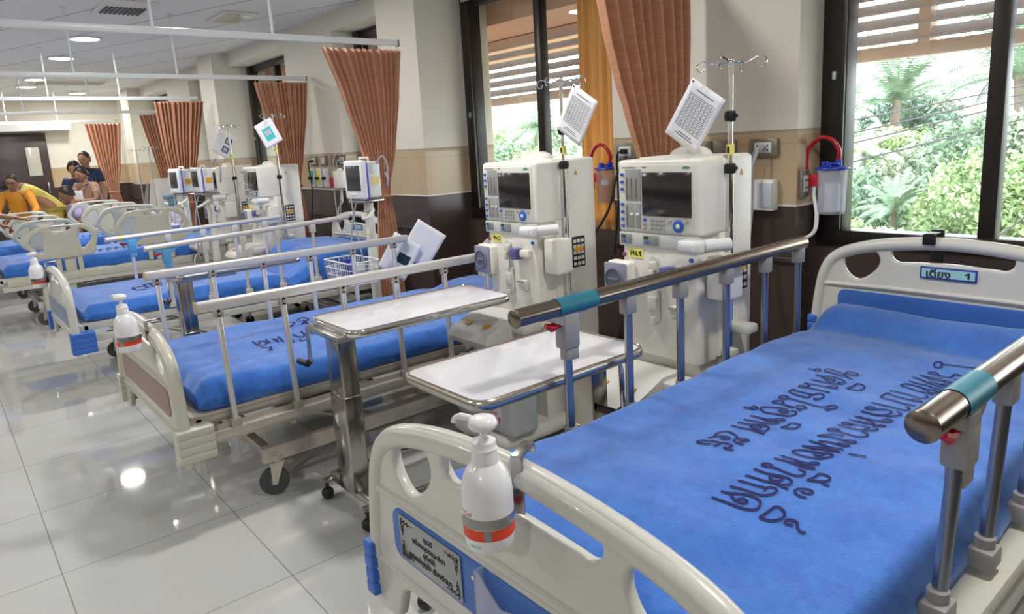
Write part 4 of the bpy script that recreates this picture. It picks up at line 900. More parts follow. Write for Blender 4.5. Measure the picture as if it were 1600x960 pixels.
def card(c, ang, w_, h_, label, kind, tilt=0, cat='paper sheet', nm='paper_sheet', yawd=0):
    """sheet hanging corner-up: c centre, ang in-plane rotation"""
    M = Matrix.Translation(c) @ Matrix.Rotation(yawd, 4, 'Z') @ Matrix.Rotation(tilt, 4, 'X') @ Matrix.Rotation(-ang, 4, 'Y')
    f = lambda x, z, d=0: M @ Vector((x, -d+.006*math.sin(x*9)*1, z))
    t = thing(nm, label, cat, (0, 0, 0))
    mb = MB().grid(lambda u, v: f((u-.5)*w_, (v-.5)*h_, 0), 10, 10); o = mb.go('sheet', PAPER, t)
    o.modifiers.new('s', 'SOLIDIFY').thickness = .0012
    k = MB(); 
    if kind == 'grid':
        for i in range(10):
            z = h_*(.30-i*.062); k.grid(lambda u, v: f((u-.5)*w_*.74, z+(v-.5)*.0016, .002), 8, 1)
        for i in range(8):
            x = w_*(-.37+i*.106); k.grid(lambda u, v: f(x+(u-.5)*.0012, h_*(.025)+(v-.5)*h_*.56, .002), 1, 6)
        for i in range(9):
            for j in range(7):
                x = w_*(-.335+j*.106); z = h_*(.27-i*.062); k.grid(lambda u, v: f(x+(u-.5)*w_*.05, z+(v-.5)*.0030, .0018), 1, 1)
        for zz_, l in ((.38, .5), (-.34, .4), (-.38, .55)): k.grid(lambda u, v: f((u-.5)*w_*l, zz_*h_+(v-.5)*.003, .002), 4, 1)
        k.go('printed_table', mat('print_grey', (.16, .17, .21), .7, var=0), t, smooth=False)
        MB().grid(lambda u, v: f(w_*(-.44)+(u-.5)*.006, h_*.46+(v-.5)*.008, .003), 1, 1).go('staple', INK, t)
    elif kind == 'pics':
        for (a, b_) in ((.20, .17), (.20, -.20)):
            k.grid(lambda u, v: f(a*w_+(u-.5)*w_*.36, b_*h_+(v-.5)*h_*.27, .002), 3, 3)
        o2 = k.go('printed_picture', mat('print_slate', (.10, .13, .19), .6, var=.2, scale=60), t)
        k2 = MB()
        for (a, b_) in ((.20, .17), (.20, -.20)): k2.grid(lambda u, v: f(a*w_+(u-.5)*w_*.20, b_*h_+(v-.5)*h_*.15, .004), 3, 3)
        k2.go('picture_centre', mat('print_pale', (.45, .5, .58), .6, var=.1), o2)
        k3 = MB(); [k3.grid(lambda u, v: f(-.22*w_+(u-.5)*w_*.3, (.34-.06*i)*h_+(v-.5)*.002, .002), 1, 1) for i in range(8)]
        k3.go('printed_lines', GINK, t)
    elif kind == 'teal':
        k.grid(lambda u, v: f((u-.5)*w_*.5, -.02*h_+(v-.5)*h_*.5, .002), 3, 3); o2 = k.go('printed_panel', TEAL, t)
        MB().grid(lambda u, v: f((u-.5)*w_*.34, .03*h_+(v-.5)*h_*.2, .004), 3, 3).go('panel_picture', mat('print_pale', (.45, .5, .58), .6), o2)
    elif kind == 'dark':
        k.grid(lambda u, v: f(.14*w_+(u-.5)*w_*.42, -.02*h_+(v-.5)*h_*.26, .002), 3, 3); k.go('printed_picture', mat('print_dark', (.012, .035, .05), .4, var=.3, scale=40), t)
        k3 = MB(); [k3.grid(lambda u, v: f(-.02*w_+(u-.5)*w_*.6, (.36-.05*i)*h_+(v-.5)*.0016, .002), 1, 1) for i in range(4)]
        k3.go('printed_lines', GINK, t)
    return t
card((-1.505, 2.085, 1.47), -.60, .150, .215, 'larger white sheet with a faint printed table, hanging against the near copper curtain', 'grid')
card((-2.10, 2.11, 1.512), -.58, .150, .205, 'tilted white printed sheet hanging in front of the mustard window curtain', 'grid')
card((-5.90, 2.29, 1.60), .45, .165, .215, 'white card with a teal panel hanging from a drip pole', 'teal', yawd=.75)
card((-7.09, 2.30, 1.555), -.55, .19, .235, 'white card with two dark grey pictures hanging from a drip pole', 'pics', yawd=.75)
card((-3.74, 2.18, .765), -.55, .19, .25, 'white printed sheet with a dark picture hanging at the end of the flat rail', 'dark', yawd=.75)
card((-3.66, 2.30, .83), -.60, .20, .25, 'plain white sheet behind the one with the dark picture at the rail end', 'none', yawd=.75)

# ---------------------------------------------------------------- patient monitors
def monitor(X, Y, z, yw, label, s=1.0, stand=True, basket=False, sticker=ORG):
    t = thing('patient_monitor', label, 'monitor', (X, Y, z), yw)
    b = MB().box(-.105*s, .105*s, .02*s, .15*s, 0, .25*s, .02*s, 3).go('housing', mat('monitor_white', (.74, .74, .77), .35, var=.01), t)
    fr = MB().box(-.115*s, .115*s, -.01*s, .035*s, -.005, .262*s, .018*s, 3).go('bezel', mat('bezel_white', (.80, .82, .86), .3, var=0), t)
    MB().box(-.118*s, .118*s, .018*s, .040*s, -.012*s, .245*s, .016*s, 3).go('blue_edge', mat('edge_blue', (.08, .10, .48), .35, var=0), t)
    MB().box(-.080*s, .080*s, -.014*s, -.008*s, .055*s, .225*s, .003).go('screen', mat('monitor_screen', (.05, .055, .06), .15, var=0), fr)
    MB().box(-.035*s, .035*s, -.014*s, -.008*s, .022*s, .036*s, .004).go('front_key', MWHITE, fr)
    MB().box(.104*s, .1065*s, .06*s, .13*s, .09*s, .145*s).go('side_sticker', sticker, b)
    gr = MB()
    for i in range(7): gr.box(.1045*s, .1060*s, .05*s, .085*s, (.17+.01*i)*s, (.173+.01*i)*s)
    gr.go('vent_slots', GINK, b)
    MB().tube([(-.05*s, .09*s, .245*s), (-.05*s, .09*s, .275*s), (.05*s, .09*s, .275*s), (.05*s, .09*s, .245*s)], .008*s, 8).go('carry_handle', MWHITE, b)
    if stand:
        p = thing('monitor_stand', 'white wheeled stand carrying the '+stand, 'stand', (X, Y, 0), yw)
        MB().box(-.10, .10, .0, .16, z-.03, z-.012, .004).go('top_plate', STEEL, p)
        MB().box(-.028, .028, .07, .12, .08, z-.025, .008, 3).go('column', mat('stand_white', (.68, .68, .66), .35, var=.02), p)
        h = MB().tube(catmull([(.0, .06, z-.09), (.13, .04, z-.075), (.21, -.06, z-.11), (.19, -.09, z-.12), (.06, .02, z-.105)], 5, False), .011, 8).go('push_handle', MATS['stand_white'], p)
        MB().box(-.018, .020, .066, .071, z-.14, z-.09, .002).box(-.012, .008, .066, .071, z-.26, z-.24, .002).go('column_sticker', YEL, p)
        MB().tube(catmull([(-.03, .02, z-.02), (-.06, -.02, z-.2), (-.09, -.03, z-.5), (-.12, 0, z-.62)], 6, False), .006, 6).tube(catmull([(-.05, -.01, z), (-.01, -.02, z-.2), (.05, -.02, z-.45), (.06, 0, z-.6)], 6, False), .005, 6).tube(catmull([(.10, .12, z+.23), (.15, .14, z+.28), (.17, .16, z+.2), (.16, .15, z+.08), (.19, .14, z+.12), (.17, .14, z+.17)], 5, False), .007, 6).go('monitor_leads', mat('lead_grey', (.36, .38, .42), .5, var=0), p)
        bs = MB()
        for k in range(5):
            a = 2*PI*k/5; bs.tube([(0, .095, .09), (.18*math.cos(a), .095+.18*math.sin(a), .065)], .02, 8, flat=.7)
        bo = bs.go('star_base', MATS['stand_white'], p)
        for k in range(5):
            a = 2*PI*k/5; MB().cyl((.18*math.cos(a)-.012, .095+.18*math.sin(a), .028), (.18*math.cos(a)+.012, .095+.18*math.sin(a), .028), .028).go('castor', BLACK, bo)
    return t
monitor(-4.43, 2.28, 1.092, .12, 'large white and blue patient monitor with a dark portrait screen beside the copper curtain', 1.0, 'large patient monitor', sticker=mat('cream_sticker', (.85, .68, .30), .5, var=0))
monitor(-8.66, 2.21, 1.054, .2, 'small patient monitor with an orange sticker, left of the pair', 1.05, 'left small monitor')
monitor(-6.60, 1.86, 1.135, .10, 'small patient monitor right of the pair, next to a dialysis machine', .82, 'right small monitor')
# wire basket with its contents
bk = thing('wire_basket', 'white wire basket of supplies on the monitor stand', 'basket', (-4.40, 2.18, .535))
w1 = MB(); bw, bd_, bh = .19, .115, .15
for i, z in enumerate((0, .05, .10, .15)):
    s = .88+.12*z/.15; w1.tube([(p[0], p[1], z) for p in rrect(-bw*s, bw*s, -bd_*s, bd_*s, .02, 3)], .0035 if z < .15 else .0055, 6, closed=True)
for i in range(13):
    x = -bw+2*bw*i/12
    for s in (-1, 1): w1.tube([(x*.88, s*bd_*.88, 0), (x, s*bd_, .15)], .0025, 5)
    w1.tube([(x*.88, -bd_*.88, 0), (x*.88, bd_*.88, 0)], .0025, 5)
for i in range(7):
    y = -bd_+2*bd_*i/6
    for s in (-1, 1): w1.tube([(s*bw*.88, y*.88, 0), (s*bw, y, .15)], .0025, 5)
w1.go('wire_cage', mat('wire_white', (.82, .83, .88), .3, var=0), bk)
for i, (x, c, h_, l) in enumerate(((-.05, (.03, .04, .35), .14, 'dark blue box standing in the white wire basket, leftmost'), (.005, (.05, .07, .45), .16, 'blue bottle standing in the middle of the white wire basket'), (.06, (.04, .22, .10), .13, 'green bottle standing in the white wire basket'), (.11, (.62, .65, .70), .12, 'pale pack standing at the right end of the white wire basket'))):
    m_ = mat('supply_%d' % i, c, .35, var=.05)
    if i in (1, 2): s = MB().lathe([(.02, 0), (.022, .01), (.022, h_*.7), (.009, h_*.85), (.009, h_)], n=14)
    else: s = MB().box(-.022, .022, -.03, .03, 0, h_, .003)
    o = s.go('supply_bottle' if i in (1, 2) else 'supply_box', m_, loc=(-4.40+x, 2.18, .541)); props(o, l, 'bottle' if i in (1, 2) else 'box')
bk2 = copy_tree(bk); bk2.location = (-8.70, 2.08, .70); bk2['label'] = 'white wire basket on the stand of the small left monitor'
# small blue-grey pump below the left small monitor
o = thing('infusion_pump', 'small blue and white device below the left small monitor', 'medical device', (-8.90, 2.21, .90))
MB().box(-.14, .06, -.05, .05, 0, .06, .01).box(-.15, .05, -.06, .05, .075, .13, .012).go('casing', mat('pump_blue', (.10, .22, .30), .4, var=.05), o); MB().box(-.11, .04, -.057, -.049, .012, .05, .003).go('front_panel', MWHITE, o)
MB().cyl((-.16, .0, -.9), (-.16, 0, .1), .012).go('support_tube', ALU, o)
# slanted grey machine far behind (reclined console)
o = thing('medical_console', 'pale slanted console with grey panels among the far beds', 'medical device', (-11.1, 2.62, 0))
MB().prism([(-.45, .0), (.55, 0), (.55, 1.18), (.20, 1.18), (-.10, .78), (-.45, .75)], -.15, .25).go('console_body', mat('console_white', (.62, .60, .56), .4, var=.04), o)
MB().prism([(-.42, .80), (-.12, .80), (.10, 1.12), (-.02, 1.12)], -.16, -.14).go('grey_panel', mat('console_grey', (.25, .26, .27), .4, var=.1), o)
o = thing('instrument_tray', 'low steel trolley with white packs by the far curtain', 'trolley', (-11.5, 2.2, 0))
MB().box(-.3, .3, -.2, .2, .76, .78, .004).box(-.3, .3, -.2, .2, .3, .32, .004).cyl((-.28, -.18, 0), (-.28, -.18, .78), .012).cyl((.28, -.18, 0), (.28, -.18, .78), .012).cyl((-.28, .18, 0), (-.28, .18, .78), .012).cyl((.28, .18, 0), (.28, .18, .78), .012).go('trolley_frame', STEEL, o)
for i in range(3):
    q = MB().box(-.08, .08, -.05, .05, 0, .06, .01).go('supply_pack', PAPER, loc=(-11.68+i*.18, 2.15+.04*(i % 2), .782)); props(q, '%s white pack on the low steel trolley at the far end' % ('leftmost', 'middle', 'rightmost')[i], 'pack')

# ---------------------------------------------------------------- pump bottles on the foot boards
def bottle(X, Y, z, yw, label, bl, cl, s=1.0, rimz=.93, rimy=.66, tilt=0, crown=.003):
    t = thing('pump_bottle', label, 'bottle', (X, Y, z), yw, None); t.scale = (s, s, s); t.rotation_euler = (0, tilt, yw)
    pr = [(.030, 0), (.042, .004), (.0455, .014), (.0465, .03), (.0465, .105), (.045, .122), (.040, .139), (.032, .152), (.025, .160), (.0235, .163)]
    bo = MB().lathe(pr, n=36).go('body', WHITEP, t)
    cp = MB().lathe([(.0245, .160), (.025, .163), (.0235, .172), (.0225, .185), (.024, .187), (.022, .190), (.0215, .200), (.010, .203), (.009, .205)], n=30).go('cap', WHITEP, t)
    pm = MB().lathe([(.0065, .20), (.006, .222)], n=14).lathe([(.010, .221), (.023, .224), (.0265, .229), (.0265, .234), (.023, .241), (.014, .245), (.003, .246)], n=26).tube(catmull([(-.012, 0, .236), (-.032, 0, .240), (-.046, 0, .240), (-.054, 0, .235), (-.057, 0, .228)], 4, False), [.0062]*8+[.005]*9, 10).go('pump_head', WHITEP, t)
    MB().lathe([(.0469, .030), (.0469, .050)], n=36).go('red_label', mat('label_red', (.80, .07, .03), .4, var=0), bo)
    MB().add([(.0473*math.cos(a), .0473*math.sin(a), zz_) for a in (-1.35, -1.2, -1.05) for zz_ in (.030, .050)], [(0, 2, 3, 1), (2, 4, 5, 3)]).go('label_mark', GINK, bo)
    def wrap(body, size, a0, z_, m_):
        c = bpy.data.curves.new('t', 'FONT'); c.body = body; c.size = size; c.align_x = 'CENTER'
        o_ = bpy.data.objects.new('t', c); COL.objects.link(o_); dg = bpy.context.evaluated_depsgraph_get(); me = bpy.data.meshes.new_from_object(o_.evaluated_get(dg)); bpy.data.objects.remove(o_)
        for v_ in me.vertices:
            a = a0+v_.co.x/.0472; v_.co = (.0472*math.cos(a), .0472*math.sin(a), z_+v_.co.y)
        me.materials.clear(); me.materials.append(m_); o_ = bpy.data.objects.new('label_writing', me); link(o_, bo)
    wrap('Hand Gel', .013, -2.35, .074, mat('ink_red', (.75, .15, .12), .5, var=0)); wrap('500 ml', .008, -1.75, .016, TEAL)
    b = thing('bottle_bracket', bl, 'bracket', (X, Y, z), yw, None); b.scale = (s, s, s)
    MB().lathe([(.0476, .052), (.0480, .052), (.0480, .070), (.0476, .070)], n=36).go('ring_strap', mat('bracket_steel', (.36, .35, .34), .25, metal=1, var=.05), b)
    dy = (rimy-Y)/s; rz = (rimz-z)/s
    ox = .035; MB().box(ox-.012, ox+.012, dy-.034, dy-.031, .03, rz, .0008).box(ox-.012, ox+.012, dy-.034, dy+.034, rz-.002, rz+.002, .0008).box(ox-.012, ox+.012, dy+.031, dy+.034, rz-.02, rz, .0008).go('hook_strap', MATS['bracket_steel'], b)
    return t
bottle(-.797, .58, .815, .5, 'large white pump bottle with red band hanging on the nearest footboard', 'steel strap bracket hooked over the nearest footboard', 0, s=.85, rimz=.926+.012, rimy=.66)
bottle(-2.98, .515, .705, .4, 'white pump bottle with red band on the taupe-panelled footboard of the second bed', 'steel bracket hooked over the second footboard', 0, s=.92, tilt=-.08, rimz=.812, rimy=.60)
bottle(-5.64, .50, .625, .4, 'white pump bottle hanging farthest left, on the third footboard', 'steel bracket hooked over the third footboard', 0, tilt=-.12, rimz=.792, rimy=.57)

# ---------------------------------------------------------------- jerrycans at the second machine
def can(X, Y, z, label, s=1):
    t = thing('jerrycan', label, 'canister', (X, Y, z), 0, None); t.scale = (1.12, 1.12, 1.15)
    MB().box(-.10, .10, -.07, .07, 0, .20, .026, 4).lathe([(.022, .195), (.022, .225), (.010, .226)], (-.04, 0, 0), 16).tube([(-.0, 0, .195), (.01, 0, .232), (.06, 0, .232), (.075, 0, .195)], .010, 8).go('can_body', mat('can_plastic', (.58, .62, .63), .25, var=.02, trans=.35, ior=1.3), t)
    l = MB().box(-.06, .03, -.0712, -.070, .05, .16).go('can_label', mat('label_pink', (.72, .62, .66), .5, var=.1, scale=40), t)
    MB().box(-.055, -.01, -.0722, -.071, .145, .155).box(.015, .026, -.0722, -.071, .052, .075).box(-.055, .0, -.0722, -.071, .10, .103).box(-.055, .01, -.0722, -.071, .085, .088).go('label_print', mat('print_crimson', (.5, .04, .10), .5, var=0), l)
    return t
can(-2.30, 1.83, .166, 'translucent white jerrycan with a pink label on the base of the machine marked FN.2')
can(-2.54, 1.86, .166, 'translucent white jerrycan left of the pink-labelled one, under the overbed table')

# ---------------------------------------------------------------- wall fixtures
OUT = []
def outlet(X, Y, z, w_, h_, label, plug=None, face=0, sock=True):
    t = thing('wall_outlet', label, 'outlet', (X, Y, z), face); OUT.append(t)
    MB().box(-w_/2, w_/2, -.02, .0, -h_/2, h_/2, .004).go('outlet_box', mat('outlet_bronze', (.24, .22, .17), .3, metal=.4, var=.04), t)
    if sock:
        s = MB().box(-w_*.30, w_*.30, -.024, -.018, -h_*.30, h_*.30, .003).go('socket_plate', mat('socket_white', (.62, .66, .66), .4, var=0), t)
        k = MB()
        for x in (-w_*.18, 0, w_*.18):
            for zz_ in (-h_*.14, h_*.12): k.box(x-.003, x+.003, -.0255, -.023, zz_-.004, zz_+.004)
        k.go('socket_holes', INK, s)
    if plug: MB().cyl((.01, -.024, 0), (.01, -.06, 0), .014).tube(catmull([(.01, -.055, 0), (-.01, -.07, -.01), (-.03, -.06, -.08), (-.035, -.05, -.3), (-.05, -.08, -.6)], 6, False), .006, 8).go('plug_and_cord', plug, t)
    return t
outlet(-1.865, 3.15, 1.325, .15, .085, 'framed wall outlet with a grey plug, right of the near copper curtain', mat('cord_grey', (.40, .42, .47), .4, var=0))
outlet(-2.735, 3.15, 1.33, .15, .09, 'framed wall outlet with a black plug left of the near copper curtain', BLACK)
outlet(-2.08, 3.15, 1.325, .13, .085, 'blank metal wall box right next to the grey-plugged outlet', None, sock=False)
outlet(-2.22, 3.15, 1.325, .12, .085, 'blank metal wall box nearest the copper curtain', None, sock=False)
outlet(-1.702, 3.20, 1.15, .0001+.07, .13, 'white switch plate behind the red canister holder', None, face=PI/2, sock=True)
bx = thing('gas_outlet', 'clear-fronted white box on the beige band beside the near machine', 'medical gas outlet', (-1.88, 3.15, 1.10))
MB().box(-.09, .09, -.05, 0, -.075, .075, .008).go('box_body', MWHITE, bx); MB().box(.01, .085, -.056, -.049, -.06, .06, .004).go('clear_front', mat('pale_blue_front', (.48, .53, .60), .2, var=0), bx); MB().box(-.08, -.03, -.075, -.05, .05, .075, .005).go('red_lever', RED, bx)
MB().cyl((-.06, -.07, .04), (-.06, -.03, .04), .014).cyl((-.06, -.06, -.09), (-.06, -.06, -.06), .012).lathe([(.02, -.20), (.024, -.19), (.024, -.13), (.012, -.12)], (-.06, -.06, 0), 16).go('flow_knob', BLACK, bx)
# far wall outlets & gas strip over bed 3
for i, (x, c) in enumerate(((-6.95, 'black plug, leftmost over the gas points'), (-6.72, 'white socket, second from the left'), (-6.48, 'blank cover, third from the left'), (-6.3, 'grey cord, rightmost'))):
    outlet(x, 3.15, 1.335, .14, .10, 'small wall outlet over the third bed with '+c, BLACK if i == 0 else (MATS['cord_grey'] if i == 3 else None), sock=i in (0, 1, 3))
for i, (x, m_, l) in enumerate(((-7.02, mat('gas_green', (.02, .30, .16), .4, var=0), 'green'), (-6.86, mat('gas_yellow', (.70, .60, .03), .4, var=0), 'yellow'), (-6.70, mat('gas_white', (.62, .68, .70), .4, var=0), 'white'))):
    g = thing('gas_outlet', 'wall gas point with a %s face over the third bed' % l, 'medical gas outlet', (x, 3.15, 1.17))
    MB().box(-.06, .06, -.02, 0, -.10, .09, .006).go('face_plate', mat('plate_pale', (.58, .62, .63), .35, var=0), g); MB().box(-.028, .028, -.026, -.019, -.075, .07, .004).go('colour_face', m_, g); MB().cyl((.0, -.026, -.01), (.0, -.06, -.01), .016).go('nozzle', BLACK if i < 3 else CHROME, g)
g = thing('suction_regulator', 'white suction gauge with red knobs hanging on the wall over the third bed', 'medical device', (-6.35, 3.10, 1.14))
MB().box(-.02, .10, -.05, .03, -.07, .10, .012).lathe([(.03, .10), (.02, .12)], (.04, 0, 0), 14).go('gauge_body', MWHITE, g); MB().cyl((-.06, -.03, -.06), (-.06, -.03, .03), .035).go('red_bulb', mat('bulb_crimson', (.45, .02, .06), .4, var=0), g)
MB().cyl((.04, 0, -.20), (.04, 0, -.07), .01).tube(catmull([(.04, 0, -.2), (-.03, -.02, -.28), (.02, -.03, -.36), (.2, 0, -.38), (.30, .0, -.3)], 6, False), .007, 6).tube(catmull([(-.06, -.03, -.06), (-.05, -.03, -.3), (-.03, -.03, -.62)], 5, False), .005, 6).tube(catmull([(-.03, -.02, .1), (.0, -.03, .22), (.08, -.02, .27), (.16, 0, .26)], 5, False), .006, 6).go('suction_hose', mat('hose_pale', (.62, .64, .66), .4, var=0), g)
g = thing('wall_switch', 'small white switch on the beige band by the farthest curtain', 'switch', (-13.0, 3.13, 1.22)); MB().box(-.06, .06, -.012, 0, -.06, .06, .003).go('plate', MWHITE, g); MB().box(-.02, .02, -.018, -.010, -.03, .03, .003).go('rocker', PAPER, g)

# suction canister on the window reveal
def canister(X, Y, z, label, liquid=None, hose_on=True, s=1.08, arm=True):
    t = thing('suction_canister', label, 'canister', (X, Y, z)); t.scale = (s, s, s)
    c = MB().lathe([(.052, 0), (.055, .006), (.060, .19), (.0585, .19), (.0535, .010), (.02, .008)], n=36).go('clear_jar', CLEAR if not liquid else m_frost('clear_jar_amber', (.70, .50, .38), .25), t)
    mk = MB()
    for i in range(7): mk.add([(.0592*math.cos(a), .0592*math.sin(a), .03+i*.02+dz) for a in (-.95, -.75) for dz in (0, .0018)], [(0, 2, 3, 1)])
    mk.go('scale_marks', GINK, c)
    MB().lathe([(.030, .012), (.032, .02), (.032, .13), (.02, .135)], n=20).go('inner_filter', mat('inner_white', (.75, .78, .86), .4, var=0) if not liquid else MATS['inner_white'], t)
    if liquid: MB().lathe([(.0525, .012), (.056, .105), (.01, .106)], n=30).go('amber_liquid', liquid, t)
    ld = MB().lathe([(.068, .190), (.070, .194), (.068, .199), (.04, .203), (.03, .203)], n=36).cyl((-.03, -.01, .2), (-.03, -.01, .225), .013).cyl((.02, .01, .2), (.02, .01, .23), .014).cyl((-.005, -.03, .2), (-.005, -.03, .22), .012).box(-.045, .03, -.015, .005, .207, .219, .004).go('blue_lid', mat('lid_blue', (.02, .05, .50), .35, var=0), t)
    MB().tube(catmull([(.018, .01, .225), (.02, .01, .27), (-.01, .005, .315), (-.055, .0, .325), (-.10, 0, .29), (-.115, 0, .24), (-.115, 0, .15), (-.112, 0, .10)], 7, False), .0095, 12).go('red_hose', mat('hose_red', (.42, .0, .02), .3, var=0, coat=.5), t)
    if arm:
        MB().box(-.13, -.045, -.020, .014, .118, .170, .006).box(-.170, -.105, -.016, .018, .075, .170, .006).box(-.165, -.135, .0, .03, .15, .195, .004).go('red_holder', RED, t)
        MB().box(-.098, -.075, -.0175, -.015, .138, .150, .002).go('holder_label', WHITEP, t)
        MB().box(-.19, -.165, -.02, .03, .06, .17, .004).box(-.165, -.155, -.01, .02, .06, .10, .002).go('wall_rail_clip', mat('clip_grey', (.38, .39, .40), .3, metal=.5, var=0), t)
    if hose_on: MB().tube(catmull([(-.075, 0, .13), (-.075, -.01, .08), (-.055, -.02, .0), (-.06, -.03, -.08), (-.12, -.03, -.11), (-.22, -.02, -.075), (-.33, -.02, -.02), (-.38, -.01, .02)], 7, False), .0085, 10).go('white_hose', WHITEP, t)
    return t
canister(-1.575, 3.24, 1.008, 'clear suction canister with a blue lid and red hose mounted beside the right window')
AMB = mat('amber_fluid', (.62, .24, .04), .15, var=.1, trans=.3)
canister(-2.93, 3.18, 1.02, 'suction canister half full of amber fluid beside the middle machine', AMB, hose_on=False)
hz_ = MB()
hz_.tube(catmull([(-2.70, 3.10, 1.3), (-2.74, 3.06, 1.2), (-2.76, 3.0, 1.0), (-2.84, 2.9, .8), (-2.83, 2.8, .6)], 8, False), .008, 8)
o = hz_.go('power_cord', BLACK); o.parent = OUT[1]; o.location = -OUT[1].location
for i, (pts, l) in enumerate((([(-2.12, 2.6, .70), (-2.0, 2.5, .72), (-1.9, 2.45, .66), (-1.88, 2.4, .5), (-1.9, 2.35, .3), (-1.95, 2.3, .05)], 'pale hose looping behind the two near machines, nearer the camera'), ([(-2.16, 2.7, .66), (-2.05, 2.6, .76), (-1.94, 2.55, .68), (-1.93, 2.5, .45), (-1.98, 2.45, .05)], 'pale hose looping behind the two near machines, farther back'))):
    o = MB().tube(catmull(pts, 8, False), .011, 10).go('drain_hose', mat('hose_pale', (.62, .64, .66), .4), None); props(o, l, 'hose', 'drain hoses between the near machines')
o = MB().tube(catmull([(-1.86, 3.08, 1.32), (-1.875, 3.04, 1.2), (-1.87, 3.0, .95), (-1.84, 2.9, .7), (-1.70, 2.6, .55), (-1.60, 2.5, .4)], 8, False), .008, 8).go('power_cord', MATS['cord_grey']); o.parent = OUT[0]; o.location = -OUT[0].location
o = thing('headboard_clamp', 'black clamp bracket on top of the near headboard', 'clamp', (-.99, 2.835, 0))
MB().box(-.022, .022, -.045, -.041, .965, 1.004, .001).box(-.016, .016, -.045, .045, 1.0, 1.006, .002).box(-.022, .022, .033, .045, .89, 1.012, .003).go('clamp_strap', BLACK, o)
# low white container under the table behind bed 2
o = thing('storage_bin', 'low white bin with a lidless top on the floor beyond the second bed', 'bin', (-4.05, 1.55, 0)); MB().box(-.30, .30, -.2, .25, .03, .30, .02, 3).box(-.28, .28, -.18, .23, .30, .33, .01).go('bin_body', mat('bin_green_white', (.52, .56, .50), .4, var=.02), o)

# ---------------------------------------------------------------- people
SKIN = mat('skin', (.33, .17, .10), .5, var=.05); HAIR = mat('black_hair', (.012, .010, .010), .5, var=.1)
def skinmesh(name, verts, edges, radii, m, parent, root=0, sub=2):
    me = bpy.data.meshes.new(name); me.from_pydata([tuple(v) for v in verts], edges, []); me.materials.append(m)
    o = bpy.data.objects.new(name, me); link(o, parent)
    md = o.modifiers.new('skin', 'SKIN'); md.use_smooth_shade = True
    for i, sv in enumerate(me.skin_vertices[0].data):
        r = radii[i]; sv.radius = r if isinstance(r, tuple) else (r, r); sv.use_root = (i == root)
    s2 = o.modifiers.new('sub', 'SUBSURF'); s2.levels = sub; s2.render_levels = sub
    dg = bpy.context.evaluated_depsgraph_get(); me2 = bpy.data.meshes.new_from_object(o.evaluated_get(dg)); me2.name = name
    bpy.data.objects.remove(o); me2.materials.clear(); me2.materials.append(m); me2.shade_smooth()
    o = bpy.data.objects.new(name, me2); link(o, parent); return o
